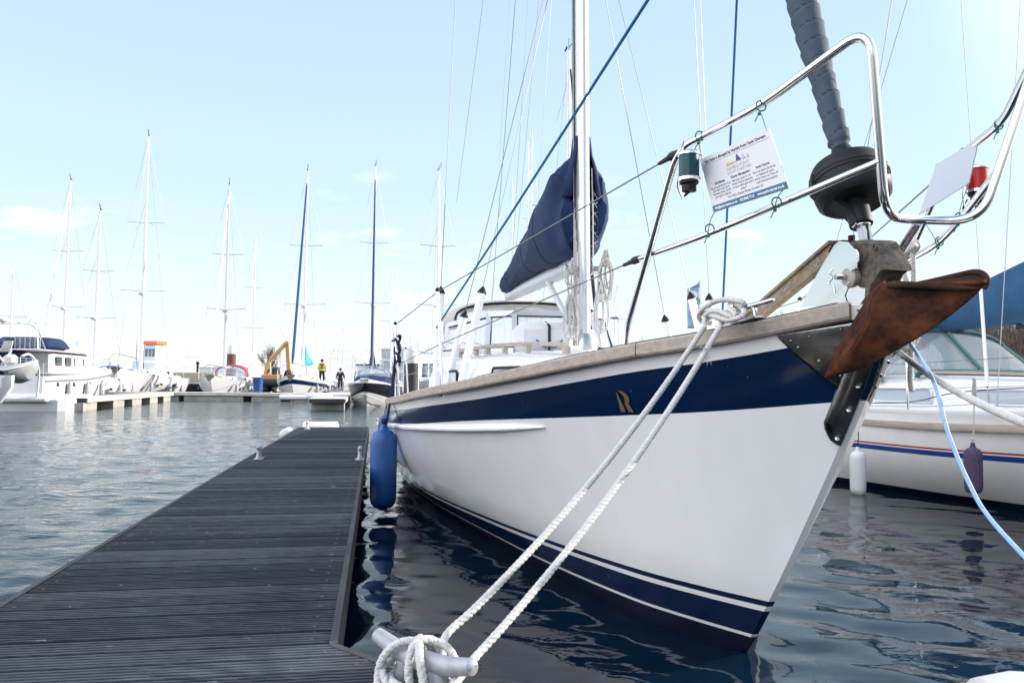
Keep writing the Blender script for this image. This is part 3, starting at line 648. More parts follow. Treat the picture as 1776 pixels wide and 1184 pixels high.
for i in range(n):
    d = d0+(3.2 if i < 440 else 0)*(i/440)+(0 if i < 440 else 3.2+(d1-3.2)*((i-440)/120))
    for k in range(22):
        if (d/.088-k/22) % 1.0 < .085 and i < 440: mb.m[i*22+k] = 1  # dark band painted along each wrap seam, standing in for overlap shade
fu = part(mb, 'furled_headsail', [furl_m, mat('wrap_seam_shade', (.022, .032, .05), .85)], ang=50)
mb = MB(); mb.tube([fs0+fd*.02, fs1], .016, 8); mb.build('forestay', steel_d, fu, frame='local')
fc = fs0+fd*.205
mb = MB(); mb.lathe([(.035, -.088), (.112, -.088), (.128, -.074), (.134, -.045), (.136, -.006), (.139, -.003), (.139, .004), (.135, .008), (.131, .050), (.122, .066), (.066, .080), (.035, .082)], fc, fd, 48)
drum = part(mb, 'furling_drum', black)
mb = MB(); mb.lathe([(.132, -.004), (.1365, -.002), (.1365, .002), (.132, .004)], fc+fd*.018, fd, 48); mb.build('drum_band', rubber, drum, frame='local')
mb = MB(); mb.lathe([(.056, .072), (.060, .078), (.054, .094), (.048, .098)], fc, fd, 28); mb.build('drum_collar', steel_d, drum, frame='local')
mb = MB(); mb.lathe([(.049, .092), (.047, .10), (.036, .145), (.031, .15)], fc, fd, 28); mb.build('drum_neck', black, drum, frame='local')
# bracket arm under the drum, toggle and shackle
mb = MB(); vw = (V((-.25, -1.0, 0))).normalized(); sd_ = fd.cross(vw).normalized()
arm = [fc+vw*.132+fd*.02, fc+vw*.138-fd*.05, fc+vw*.075-fd*.10, fc+vw*.028-fd*.15, fc+vw*.02-fd*.185]
rings = []
for i, p in enumerate(cat_rom(arm, 5)):
    wv = .022+.012*(i/20); rings.append([p+sd_*wv+vw*.006, p-sd_*wv+vw*.006, p-sd_*wv-vw*.02, p+sd_*wv-vw*.02])
mb.loft(rings); mb.lathe([(.028, -.19), (.04, -.185), (.042, -.10), (.03, -.07)], fc, fd, 20); mb.build('drum_bracket', black, drum, frame='local')
mb = MB(); mb.lathe([(.024, 0), (.030, .002), (.030, .006), (.024, .008)], fc-fd*.196, fd, 20); mb.build('bush', steel_d, drum, frame='local')
mb = MB(); q = fs0+fd*.015
for s_ in (-1, 1): mb.bar(q+V((0, s_*.016, .03)), q+V((.025, s_*.014, -.06)), .008, .026, up=(1, 0, 0))
mb.tube([q+V((0, -.028, .008)), q+V((0, .028, .008))], .011, 10); mb.lathe([(.014, 0), (.014, .006)], q+V((0, -.034, .008)), (0, 1, 0), 14)
mb.tube([q+V((0, 0, .035)), q+V((.012, 0, -.02)), q+V((.02, 0, -.07))], .010, 8); part(mb, 'toggle', steel_d)
# ---- pulpit
def mir(P): return [V((p.x, -p.y, p.z)) for p in P]
top_r = [V((-.95, -.60, 1.43)), V((-.74, -.585, 1.78)), B(1165, 262, -.575), B(1320, 183, -.45), V((.40, -.285, 2.285))]
lowc = [V((.475, -.265, 2.10)), V((.255, -.155, 1.775)), V((.19, 0, 1.792))]
half = top_r+lowc
full = half+mir(half[:-1])[::-1]
foot = [V((-.955, -.605, 1.40)), V((-.935, -.60, 1.50))]
path = foot+[V((-.37, -.575, 2.145)), B(1320, 183, -.45), V((.42, -.285, 2.30)), V((.30, -.165, 1.765)), V((.21, 0, 1.78))]
path = path+mir(path[:-1])[::-1]
mb = MB(); mb.tube(fillet(path, .09, 8), .0142, 14); pulpit = part(mb, 'pulpit', steel)
for sg in (-1, 1):
    mb = MB(); P = [V((-.785, sg*.595, 1.785)), V((-.3, sg*.47, 1.815)), V((.338, sg*.203, 1.925))]; mb.tube(cat_rom(P, 8), .0122, 12); mb.build('lower_rail', steel, pulpit, frame='local')
    mb = MB()
    if sg < 0: MB().lathe([(.038, 0), (.036, .008), (.018, .014)], V((-.955, sg*.605, 1.385)), (0, 0, 1), 18).build('foot', steel_d, pulpit, frame='local'); continue
    qa, qb = (B(1592, 386, .05), B(1547, 458, .09)) if sg > 0 else (V((.19, -.02, 1.78)), V((.02, -.01, 1.60))); mb.tube([qb+(qb-qa)*(.9 if sg > 0 else .3), qb, qa], .0135 if sg > 0 else .006, 12); mb.build('front_leg', steel, pulpit, frame='local')
    MB().lathe([(.038, 0), (.036, .008), (.018, .014)], V((-.955, sg*.605, 1.385)), (0, 0, 1), 18).build('foot', steel_d, pulpit, frame='local')
# stanchions and guard wires
for sg in (-1, 1):
    st = [(2.95, 1.27, 1.20, 1.86), (5.4, 1.52, 1.07, 1.80), (7.6, 1.52, 1.02, 1.74), (9.8, 1.30, 1.02, 1.74)]; tops = []; mids = []
    for k, (L_, y, z0, z1) in enumerate(st):
        a, c = V((-L_, sg*y, z0-.05)), V((-L_+.02, sg*(y+.05), z1))
        mb = MB(); mb.tube([a, c], .0125, 10); mb.lathe([(.03, 0), (.028, .01), (.016, .05)], a, (0, 0, 1), 12); o = part(mb, 'stanchion', steel)
        MB().sphere(c+V((0, 0, .012)), .018, 10, 6).build('cap', black, o, frame='local'); tops.append(c); mids.append(a.lerp(c, .5))
    mb = MB(); p0 = V((-.385, sg*.578, 2.13)); q0 = V((-.79, sg*.597, 1.785))
    mb.tube([p0]+tops+[V((-10.8, sg*1.1, 1.72))], .0038, 6); mb.tube([q0]+mids+[V((-10.8, sg*1.1, 1.4))], .0038, 6); gw = part(mb, 'guard_wires', wire)
    for a, c in ((p0, tops[0]), (q0, mids[0])):
        mb = MB(); d = (c-a).normalized(); mb.tube([a-d*.02, a+d*.015, a+d*.03, a+d*.05, a+d*.11], [.012, .017, .017, .011, .007], 10)
        mb.build('terminal', rubber, gw, frame='local')
mb = MB(); mb.tube([V((-10.9, -1.1, 1.05)), V((-10.9, -1.1, 1.72)), V((-11.1, 0, 1.74)), V((-10.9, 1.1, 1.72)), V((-10.9, 1.1, 1.05))], .014, 8); part(mb, 'pushpit', steel)
# navigation lights on the pulpit
def navlight(px, py, y, lens, nm):
    c = B(px, py, y); s_ = 1 if y > 0 else -1; mb = MB()
    mb.lathe([(.036, -.052), (.040, -.050), (.041, -.040), (.034, -.038)], c, (0, 0, 1), 24); mb.lathe([(.034, .040), (.041, .042), (.041, .050), (.034, .056), (.005, .06)], c, (0, 0, 1), 24)
    mb.box(c+V((-.034, 0, 0)), (.02, .05, .10), bev=.006)
    o = part(mb, 'navigation_light', steel)
    MB().lathe([(.036, -.039), (.0365, -.03), (.0365, .035), (.036, .041)], c, (0, 0, 1), 24).build('lens', lens, o, frame='local')
    mb = MB(); mb.lathe([(.018, -.09), (.026, -.088), (.026, -.066), (.034, -.06), (.034, -.053)], c, (0, 0, 1), 20); mb.tube(fillet([c+V((0, 0, -.09)), c+V((-.01, s_*.015, -.105)), c+V((-.03, 0, -.09))], .01), .004, 6); mb.build('base', black, o, frame='local')
    mb = MB(); P = [c+V((-.055, -.0, .115)), c+V((-.045, -.02, .06)), c+V((-.05, -.028, -.06)), c+V((-.075, 0, -.10)), c+V((-.10, .02, -.04)), c+V((-.09, .01, .09))]
    mb.prism(P, V((0, .004, 0))); mb.build('bracket', steel_d, o, frame='local')
    return c
green_l = mat('green_lens', (.002, .048, .066), .2, spec=.35); red_l = mat('red_lens', (.5, .015, .015), .15, spec=.4)
navlight(1195, 290, -.60, green_l, 'g'); navlight(1695, 312, .60, red_l, 'r')
mb = MB(); c = B(1670, 350, .6); mb.tube(cat_rom([c+V((0, .02, .01)), c+V((0, .0, -.03)), c+V((0, .03, -.07)), c+V((0, .055, -.03)), c+V((0, .05, .01))], 5), .003, 6); part(mb, 'light_cable', navyrope)
# bow roller with polished cheeks
mb = MB()
def cheek(y, dy):
    pts = [(1388, 532), (1420, 470), (1447, 425), (1455, 418), (1472, 420), (1486, 436), (1490, 450), (1483, 463), (1473, 474), (1467, 490), (1470, 500), (1465, 512), (1470, 528)]
    P = [B(x, yy, y) for x, yy in pts]; return MB().prism(P, V((0, dy, 0)))
ck = cheek(-.075, .005); roller = part(ck, 'bow_roller', steel)
P = [B(x, yy, -.075) for x, yy in [(1388, 532), (1420, 470), (1447, 425), (1455, 418), (1472, 420), (1485, 438), (1490, 462), (1478, 485), (1470, 505), (1472, 528)]]
MB().prism([V((p.x, .07, p.z)) for p in P], V((0, .005, 0))).build('cheek', steel, roller, frame='local')
rc = B(1488, 481, -.03)
MB().lathe([(.030, -.046), (.040, -.036), (.036, -.015), (.026, 0), (.036, .015), (.040, .05), (.030, .055)], rc, (0, 1, 0), 20).build('roller_wheel', mat('worn_nylon', (.42, .39, .35), .6, var=.2, vs_=30), roller, frame='local')
mb = MB(); mb.tube([rc+V((0, -.085, 0)), rc+V((0, .085, 0))], .010, 10)
mb.tube(cat_rom([rc+V((-.02, -.083, .03)), rc+V((-.03, -.09, .015)), rc+V((-.01, -.09, .0)), rc+V((-.03, -.092, -.02)), rc+V((-.005, -.09, -.03)), rc+V((.0, -.088, -.06))], 4), .0032, 6); mb.build('pin', steel_d, roller, frame='local')
mb = MB(); mb.prism([V((.07, -.07, 1.50)), V((-.30, -.07, 1.515)), V((-.30, .07, 1.515)), V((.07, .07, 1.50))], V((0, 0, .006))); mb.build('channel', steel, roller, frame='local')
# bow cleats
def cleat_mb(mb, c, ax, up, ln, r, hgt, foot=None):
    ax = V(ax).normalized(); up = V(up).normalized(); sd2 = up.cross(ax); c = V(c)
    P = [c+ax*(ln*t)+up*(hgt+h2*r) for t, h2 in ((-.5, .25), (-.47, .28), (-.3, .1), (-.15, 0), (.15, 0), (.3, .1), (.47, .28), (.5, .25))]
    mb.tube(P, [r*.45, r*.75, r*.9, r*1.05, r*1.05, r*.9, r*.75, r*.45], 12)
    for s_ in (-1, 1):
        mb.tube([c+ax*ln*.17*s_, c+ax*ln*.15*s_+up*hgt*.3, c+ax*ln*.13*s_+up*hgt*.65, c+ax*ln*.11*s_+up*hgt*1.0], [r*1.6, r*1.0, r*.9, r*1.0], 12)
    f = foot or (ln*.5, r*4.2); rot = Matrix((ax, sd2, up)).transposed(); mb.box(c+up*.006, (f[0], f[1], .012), rot, bev=.004)
for sg in (-1, 1):
    mb = MB(); L_ = .34; c = V((-L_, sg*(lerp(L_, mb_b)-.005), sheer_f(L_)+.012)); t_ = V((1, -sg*.62*.55, .12))
    cleat_mb(mb, c, t_, (0, 0, 1), .27, .0115, .055); part(mb, 'bow_cleat', steel_d)
# ================================================================ FOREGROUND PONTOON
plank_m = bpy.data.materials.new('weathered_planks'); plank_m.use_nodes = True
def plank_nodes():
    t = plank_m.node_tree; b = t.nodes['Principled BSDF']; lk = t.links.new
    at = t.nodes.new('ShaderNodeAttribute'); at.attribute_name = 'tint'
    tc = t.nodes.new('ShaderNodeTexCoord'); mp = t.nodes.new('ShaderNodeMapping'); mp.inputs['Scale'].default_value = (1.1, 26, 26); mp.inputs['Rotation'].default_value = (0, 0, -R(9.45))
    n = t.nodes.new('ShaderNodeTexNoise'); n.inputs['Scale'].default_value = 3; n.inputs['Detail'].default_value = 7; n.inputs['Roughness'].default_value = .68
    n2 = t.nodes.new('ShaderNodeTexNoise'); n2.inputs['Scale'].default_value = 1.3; n2.inputs['Detail'].default_value = 4
    add = t.nodes.new('ShaderNodeMath'); add.operation = 'ADD'; add2 = t.nodes.new('ShaderNodeMath'); add2.operation = 'MULTIPLY_ADD'; add2.inputs[1].default_value = .45; 
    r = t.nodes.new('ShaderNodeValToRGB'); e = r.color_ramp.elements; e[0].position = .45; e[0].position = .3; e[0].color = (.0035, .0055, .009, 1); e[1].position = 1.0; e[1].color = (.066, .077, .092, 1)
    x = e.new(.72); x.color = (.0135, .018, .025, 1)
    lk(tc.outputs['Object'], mp.inputs['Vector']); lk(mp.outputs['Vector'], n.inputs['Vector']); lk(tc.outputs['Object'], n2.inputs['Vector'])
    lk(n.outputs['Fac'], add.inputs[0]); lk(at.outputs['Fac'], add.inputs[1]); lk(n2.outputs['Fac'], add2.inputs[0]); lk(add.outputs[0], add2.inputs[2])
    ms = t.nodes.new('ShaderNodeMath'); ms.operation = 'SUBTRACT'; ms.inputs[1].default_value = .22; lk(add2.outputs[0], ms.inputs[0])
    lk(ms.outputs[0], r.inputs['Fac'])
    fl = t.nodes.new('ShaderNodeTexNoise'); fl.inputs['Scale'].default_value = 34; fl.inputs['Detail'].default_value = 3; fr_ = t.nodes.new('ShaderNodeMapRange'); fr_.inputs['From Min'].default_value = .70; fr_.inputs['From Max'].default_value = .74; fr_.inputs['To Max'].default_value = .75
    mp2 = t.nodes.new('ShaderNodeMapping'); mp2.inputs['Rotation'].default_value = (0, 0, -R(9.45)); mp2.inputs['Scale'].default_value = (.5, 1, 1); lk(tc.outputs['Object'], mp2.inputs['Vector']); lk(mp2.outputs['Vector'], fl.inputs['Vector']); lk(fl.outputs['Fac'], fr_.inputs['Value'])
    mxf = t.nodes.new('ShaderNodeMix'); mxf.data_type = 'RGBA'; mxf.inputs['B'].default_value = (.21, .22, .22, 1); lk(fr_.outputs['Result'], mxf.inputs['Factor']); lk(r.outputs['Color'], mxf.inputs['A']); lk(mxf.outputs['Result'], b.inputs['Base Color'])
    b.inputs['Roughness'].default_value = .7; b.inputs['Specular IOR Level'].default_value = .28
    bu = t.nodes.new('ShaderNodeBump'); bu.inputs['Distance'].default_value = .004; bu.inputs['Strength'].default_value = .7; lk(n.outputs['Fac'], bu.inputs['Height']); lk(bu.outputs['Normal'], b.inputs['Normal'])
plank_nodes()
DZ = .45
beam_m = mat('pontoon_beam', (.042, .045, .048), .8, var=.5, vs_=5, stretch=(.6, .6, 4), bump=.003, bs=30)
galv = mat('galvanised', (.36, .37, .395), .58, .35, var=.16, vs_=18, bump=.001, bs=70)
conc = mat('concrete', (.33, .32, .29), .9, var=.25, vs_=3, bump=.006, bs=14)
PA, PB = V((-.547, 2.50, 0)), V((-2.50, 14.2, 0))          # right edge
PD = (PB-PA).normalized(); PN = V((-PD.y, PD.x, 0)); PN = PN if PN.x < 0 else -PN       # towards the left edge
PW = 1.17
PONT = thing('pontoon', (0, 0, 0), 'dark weathered timber finger pontoon in the foreground with ribbed planks and metal cleats', 'pontoon')
def edge_x(y, right):
    """x of the deck edge at world y"""
    base = PA.x+(y-PA.y)*(PD.x/PD.y)
    if right:
        if y < PA.y: return min(PA.x+(PA.y-y)*(.24/.214), 3.2)
        return base
    bx = base-PW/abs(PN.x)*1.0
    return bx if y > 1.9 else bx-(1.9-y)*1.2
def planks():
    vs_, fs, tint, scr, npl = [], [], [], [], -1
    wp, gap = .114, .011; nr = 5
    d = -2.6
    t0 = (PB-PA).length
    while d < t0-.02:
        a = d; b_ = min(d+wp, t0)
        prof = []; z0 = DZ+random.uniform(-.002, .002); step = (b_-a)/nr
        for k in range(nr):
            q = a+k*step
            prof += [(q+step*.04, z0-.009), (q+step*.20, z0), (q+step*.68, z0), (q+step*.82, z0-.009)]
        groove_shade = [-.5]+[-.42, .02, .02, -.42]*nr+[-.5]  # groove and gap shade painted in as darker tint; lands worn slightly paler
        prof = [(a, z0-.035)]+prof+[(b_, z0-.035)]
        tn = random.choice((-.16, -.09, -.05, .0, .05, .1))+random.uniform(-.04, .04); wy = random.uniform(-.012, .012)
        nseg = 2
        o = len(vs_); npl += 1
        for (s_, z), wr in zip(prof, groove_shade):
            p = PA+PD*s_
            # plank runs along PN; clip against the edges at this row
            def hit(right):
                x = p.x
                for _ in range(8):
                    t_ = (x-p.x)/PN.x; y = p.y+PN.y*t_; x = edge_x(y, right)
                t_ = (x-p.x)/PN.x; return p+PN*t_
            l, r_ = hit(False), hit(True)
            for k in range(nseg+1): q = r_.lerp(l, k/nseg); vs_.append((q.x, q.y, z))
            if s_ > a+.03 and len(scr) < 2*(npl+1) : scr += [(r_.lerp(l, .05), z0), (r_.lerp(l, .95), z0)]
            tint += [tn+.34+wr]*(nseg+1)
        for i in range(len(prof)-1):
            for k in range(nseg):
                A_ = o+i*(nseg+1)+k; fs.append((A_, A_+1, A_+nseg+2, A_+nseg+1))
        d += wp+gap
    me = bpy.data.meshes.new('deck_planks'); me.from_pydata(vs_, [], fs); me.update()
    bm = bmesh.new(); bm.from_mesh(me); bmesh.ops.recalc_face_normals(bm, faces=bm.faces)
    for f in bm.faces:
        if f.normal.z < -.01: f.normal_flip()
    bm.to_mesh(me); bm.free()
    mb = MB()
    for q, z in scr: mb.lathe([(.006, -.004), (.006, .0010), (.003, .0018), (.0005, .0012)], (q.x, q.y, z), (0, 0, 1), 8)
    so = mb.build('deck_screws', mat('dull_screws', (.11, .10, .09), .6, .4, var=.5, vs_=9), PONT); so['kind'] = 'stuff'
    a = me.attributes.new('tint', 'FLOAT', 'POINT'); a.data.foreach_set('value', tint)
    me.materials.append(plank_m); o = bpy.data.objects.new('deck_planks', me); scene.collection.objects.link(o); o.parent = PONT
planks()
RE = [V((3.2, -.85, 0)), V((PA.x+.01, PA.y, 0)), V((PB.x, PB.y, 0))]
LE = [V((edge_x(.0, False), 0, 0)), V((edge_x(1.9, False), 1.9, 0)), V((edge_x(14.2, False)+.02, 14.0, 0))]
for P, nm in ((RE, 'edge_beam'), (LE, 'edge_beam')):
    mb = MB()
    for a, b_ in zip(P, P[1:]):
        mb.bar(a+V((0, 0, DZ-.09)), b_+V((0, 0, DZ-.09)), .024, .183)
    mb.build(nm, beam_m, PONT)
mb = MB(); mb.bar(RE[2]+V((0, .03, DZ-.09)), LE[2]+V((0, .03, DZ-.09)), .05, .18); mb.build('edge_beam', beam_m, PONT)
for s_ in (.6, 3.4, 6.2, 9.2, 11.0):     # concrete floats underneath
    c = PA+PD*s_+PN*(PW/2); rot = Matrix((PN, PD, V((0, 0, 1)))).transposed(); MB().box(c+V((0, 0, .02)), (PW-.16, 1.5, .46), rot, bev=.03).build('float', conc, PONT)
mb = MB(); mb.box((.4, .1, -.0), (2.6, 2.2, .5)); mb.build('float', conc, PONT)
# cleats: the big one on the gusset, smaller ones along the finger
GA = V((.24, -.214, 0)).normalized()
GC = V((-.212, 1.995, DZ+.004))
mb = MB(); up = V((0, 0, 1)); sd2 = up.cross(GA)
hz = .122
mb.tube([GC+GA*t+up*(hz+dz) for t, dz in ((-.178, .022), (-.170, .024), (-.10, .008), (-.04, 0), (.04, 0), (.10, .008), (.170, .024), (.178, .022))], [.010, .0195, .0225, .026, .026, .0225, .0195, .010], 18)
for s_ in (-1, 1):
    mb.tube(cat_rom([GC+GA*.105*s_+up*.0, GC+GA*.085*s_+up*.03, GC+GA*.066*s_+up*.075, GC+GA*.045*s_+up*.125], 5), [.034]*3+[.026]*6+[.023]*7, 14)
rot = Matrix((GA, sd2, up)).transposed(); mb.box(GC+up*.008, (.30, .085, .016), rot, bev=.006)
mb.build('cleat', galv, PONT)
for px, py in ((449, 796), (624, 797), (654, 738), (533, 744)):
    c = Gz(px, py, DZ); mb = MB(); cleat_mb(mb, c, PD, (0, 0, 1), .26, .021, .115, foot=(.16, .09)); mb.build('cleat', galv, PONT)
# white plastic bumper wrapped round the far corner
mb = MB(); c = LE[2]
mb.lathe([(.05, -.02), (.10, 0), (.11, .02), (.11, .56), (.10, .58), (.05, .60)], c+V((.05, .12, DZ-.02)), (1, .16, 0), 20)
mb.build('corner_bumper', whitefender, PONT)
mb = MB(); mb.lathe([(.04, -.02), (.08, 0), (.09, .03), (.09, .66), (.08, .70), (.04, .72)], c+V((-.06, -.66, DZ-.09)), PD, 20); mb.build('corner_bumper', whitefender, PONT)
# ================================================================ MOORING ROPE, FENDERS
def gl(a, p, z): return GC+GA*a*.76+sd2*p+up*z*.93
RB1 = Bw(1222, 556, -.42); RB2 = Bw(1252, 556, -.43)
e1 = At(772, 1104, 2.12); e2 = At(822, 1142, 2.0)
def sag(a, b_, s_, n=14): return [a.lerp(b_, i/n)+V((0, 0, -s_*4*(i/n)*(1-i/n))) for i in range(n+1)]
mb = MB(); rr = .0108
p1 = sag(Bw(1222, 566, -.45), e1, .062)[:-1]
loop = [e1, gl(.03, .045, .11), gl(-.03, .05, .085), gl(-.10, .035, .09), gl(-.135, -.005, .105), gl(-.125, -.045, .10), gl(-.09, -.055, .075), gl(-.02, -.06, .035), gl(.06, -.055, .04), gl(.12, -.03, .075), gl(.135, .02, .10), gl(.10, .048, .12), gl(.045, .045, .165), gl(-.015, .01, .176), gl(-.075, -.028, .168), gl(-.118, -.05, .125), gl(-.122, -.06, .07), gl(-.06, -.085, .03), gl(.05, -.075, .025), gl(.13, -.055, .06), gl(.165, -.01, .11)]
p2 = [e2]+sag(Bw(1249, 566, -.455), e2, .060)[::-1][1:]
path = cat_rom(p1[-4:]+loop+p2[:3], 8)
mb.rope(p1[:-3]+path[8*0:]+p2[2:], rr, fuzz=.03)
mb.rope(cat_rom([gl(.02, .06, .10), gl(.015, .03, .175), gl(-.005, -.02, .178), gl(.01, -.05, .13), gl(.03, -.058, .085), gl(.055, -.07, .05), gl(.05, -.05, .03), gl(.0, -.03, .03)], 8), rr, fuzz=.03)
mb.rope(cat_rom([gl(-.13, -.07, .05), gl(-.10, -.10, .025), gl(.0, -.11, .02), (gl(.08, -.085, .02)), gl(.12, -.03, .02), gl(.06, .02, .02)], 8), rr, fuzz=.03)
for z_, r_ in ((.022, .062), (.045, .058), (.066, .054)):
    mb.rope([GC+GA*(r_*1.75*math.cos(t))+sd2*(r_*1.05*math.sin(t))+up*(z_+.006*t/6.3) for t in [6.5*i/40 for i in range(41)]], rr, fuzz=.03)
mb.rope(cat_rom([gl(-.06, .055, .07), gl(-.05, .03, .165), gl(.0, -.01, .178), gl(.055, -.045, .15), gl(.09, -.055, .09), gl(.07, -.06, .05)], 8), rr, fuzz=.03)
# turns round the yacht's bow cleat
yk = -.40
def yb(x, y_, o=0): return Bw(x, y_, yk+o)
mb.rope(cat_rom([p1[0], yb(1222, 556, -.03), yb(1232, 549, 0), yb(1250, 545, .04), yb(1275, 542, .05), yb(1290, 535, .03), yb(1288, 525, 0), yb(1268, 520, -.02), yb(1245, 521, -.02), yb(1226, 531, -.02), yb(1213, 545, 0), yb(1216, 557, .02), yb(1232, 560, .04)], 8), .0105)
mb.rope(cat_rom([p2[-1], yb(1250, 560, -.03), yb(1256, 553, -.02), yb(1240, 541, -.03), yb(1226, 538, -.01), yb(1215, 541, .03), yb(1240, 549, -.04), yb(1262, 555, -.04), yb(1284, 550, -.03), yb(1291, 540, 0), yb(1280, 532, .03), yb(1268, 527, .02), yb(1266, 537, -.03), yb(1276, 546, -.03), yb(1270, 549, 0)], 8), .0105)
mb.rope(cat_rom([yb(1224, 548, -.02), yb(1236, 540, -.035), yb(1250, 541, -.035), yb(1268, 549, -.04), yb(1282, 545, 0)], 8), .0105)
fz = p2[-1].lerp(p2[-3], .62)
for k in range(46):      # frayed chafe on the second line
    a = random.random()*6.28; d = (V((math.cos(a), -.4, math.sin(a))).normalized())*.012; q = fz+V((random.uniform(-.012, .012), 0, random.uniform(-.012, .012)))+d
    mb.tube([q, q+d*random.uniform(.4, 1.1)+V((0, 0, -.004)), q+d*random.uniform(.9, 1.8)+V((random.uniform(-.01, .01), 0, -random.uniform(.006, .02)))], [.0012, .0009, .0004], 4)
ro = mb.build('mooring_rope', ropem, loc=gl(0, 0, .05)); tag(ro, 'thick white twisted mooring rope doubled from the bow cleat to the big pontoon cleat', 'rope', 'mooring ropes')
def fender(name, c, r, ln, m, label, group='fenders hung along the hulls', cat='fender', cord=None, cordm=None, rcord=.006, smooth_=1.0):
    o = MB(); h2 = ln/2
    prof = [(.004, -h2-.012), (r*.3, -h2-.008), (r*.36, -h2+.006), (r*.68, -h2+r*.14), (r*.89, -h2+r*.40), (r*.98, -h2+r*.72), (r, -h2+r*1.1), (r, h2-r*1.1), (r*.98, h2-r*.72), (r*.89, h2-r*.40), (r*.68, h2-r*.14), (r*.36, h2+.0), (r*.28, h2+.02), (r*.22, h2+.05), (.004, h2+.055)]
    o.lathe(prof, c, (0, 0, 1), 28); fo = tag(o.build(name, m, loc=c), label, cat, group)
    if cord:
        q = MB(); q.tube(cord, rcord, 6); q.tube(fillet([V(c)+V((0, -r*.2, h2+.02)), V(c)+V((0, 0, h2+.075)), V(c)+V((0, r*.2, h2+.02))], .02), rcord, 6); q.sphere(V(c)+V((0, 0, h2+.08)), rcord*2.6, 8, 6)
        q.build('lanyard', cordm or navyrope, fo)
    return fo
fdp = 7.6
fc_ = At(665, 812, fdp); fc_.z = .425
fender('fender', fc_, .125, .74, bluefender, 'large blue fender squeezed between the yacht hull and the pontoon edge', cord=[At(668, 745, fdp), At(678, 690, 7.75), Wl((-5.4, -1.565, 1.50))], rcord=.012)
f2 = At(672, 790, 8.9); f2.z = .55
fender('fender', f2, .11, .66, bluefender, 'smaller blue fender half hidden behind the large blue one beside the pontoon', cord=[f2+V((0, 0, .36)), Wl((-5.9, -1.60, 1.20))], rcord=.010)
# navy rope turned round the stanchion
mb = MB(); a = V((-5.4, -1.53, 1.55)); P = []
for k in range(46): t = k/45; an = t*6.28*4.5; P.append(a+V((.026*math.cos(an)+.02*math.sin(t*9), .026*math.sin(an)-.015, .13-.26*t+.03*math.sin(an*1.5))))
mb.tube(P, .013, 6); mb.tube(cat_rom([P[-1], a+V((.01, -.045, -.25)), a+V((0, -.05, -.55))], 5), .013, 6); tag(mb.build('rope', navyrope, frame='yacht', loc=Wl(a)), 'navy rope knotted round the second guard rail stanchion above the blue fenders', 'rope', 'loose ropes on the yacht')
# stern lines to the far cleat
mb = MB(); c = Gz(654, 738, DZ)+V((0, 0, .11)); mb.tube(cat_rom([c, At(664, 729, 12.5), At(671, 700, 11.5), Wl((-8.9, -1.45, 1.05))], 8), .009, 6); mb.tube(cat_rom([c+V((.03, 0, 0)), At(668, 722, 12.3), Wl((-8.9, -1.47, 1.0))], 8), .009, 6)
tag(mb.build('mooring_rope', ropeg, loc=c), 'grey stern line running from the yacht to the farthest pontoon cleat', 'rope', 'mooring ropes')
# rope to the right from the port bow, with hitches and a hanging tail
mb = MB(); k0 = Bw(1545, 598, .36); far = At(1800, 742, 1.95)
mb.rope([k0.lerp(far, i/16)+V((0, 0, -.03*4*(i/16)*(1-i/16))) for i in range(17)], .0115, fuzz=.03)
mb.rope(cat_rom([Bw(1538, 540, .34), Bw(1530, 580, .36), Bw(1540, 604, .32), Bw(1562, 609, .33), Bw(1582, 600, .40), Bw(1594, 575, .42), Bw(1590, 545, .40), Bw(1580, 520, .38), Bw(1560, 440, .38)], 8), .0105)
mb.rope(cat_rom([Bw(1548, 548, .40), Bw(1560, 575, .38), Bw(1575, 590, .36), Bw(1560, 597, .34), Bw(1545, 592, .36)], 8), .0105)
mb.rope(cat_rom([Bw(1583, 440, .40), Bw(1585, 500, .40), Bw(1584, 560, .38), Bw(1580, 620, .37), Bw(1579, 660, .37), Bw(1582, 678, .37)], 8), .0108)
tag(mb.build('mooring_rope', ropem, loc=k0), 'white rope leading right from behind the rusty anchor with a hitch and hanging tail', 'rope', 'mooring ropes')
mb = MB(); mb.rope(cat_rom([Bw(1562, 450, .42), Bw(1575, 432, .43), Bw(1588, 420, .44), Bw(1592, 428, .46), Bw(1580, 440, .46), Bw(1566, 452, .44), Bw(1574, 436, .40), Bw(1590, 424, .41)], 8), .0115)
tag(mb.build('rope', ropem, loc=Bw(1575, 436, .44)), 'short white rope turn lashed round the port pulpit rail above the anchor', 'rope', 'loose ropes on the yacht')
mb = MB(); mb.tube(cat_rom([Bw(1568, 578, .42), At(1600, 628, 2.55), At(1622, 668, 2.5), At(1645, 752, 2.4), At(1680, 836, 2.3), At(1715, 896, 2.2), At(1800, 990, 2.0)], 10), .0062, 10)
tag(mb.build('mooring_line', mat('light_blue_line', (.24, .40, .60), .6, var=.12, vs_=40), loc=Bw(1568, 578, .42)), 'slim pale blue line drooping down to the right from under the anchor', 'line')
# ================================================================ ANCHOR
rust = mat('rust', (.020, .0095, .008), .85, spec=.2, col2=(.125, .040, .016), vs_=15, bump=.004, bs=120, ramp=(.36, .70), detail=9)
rust_d = mat('dark_rust', (.018, .010, .009), .85, spec=.2, col2=(.07, .034, .024), vs_=14, bump=.003, bs=60, detail=9)
galv_o = mat('worn_galvanising', (.15, .11, .075), .75, .25, col2=(.33, .25, .16), vs_=20, bump=.003, bs=70, detail=8)
galv_g = mat('grey_cast_iron', (.05, .044, .038), .85, .15, col2=(.17, .145, .115), vs_=45, bump=.004, bs=110, detail=9)
def yw(px, py, y): return Bw(px, py, y)
ANC = thing('anchor', yw(1490, 480, 0), 'rusty plough anchor stowed on the bow roller with its point hanging down', 'anchor')
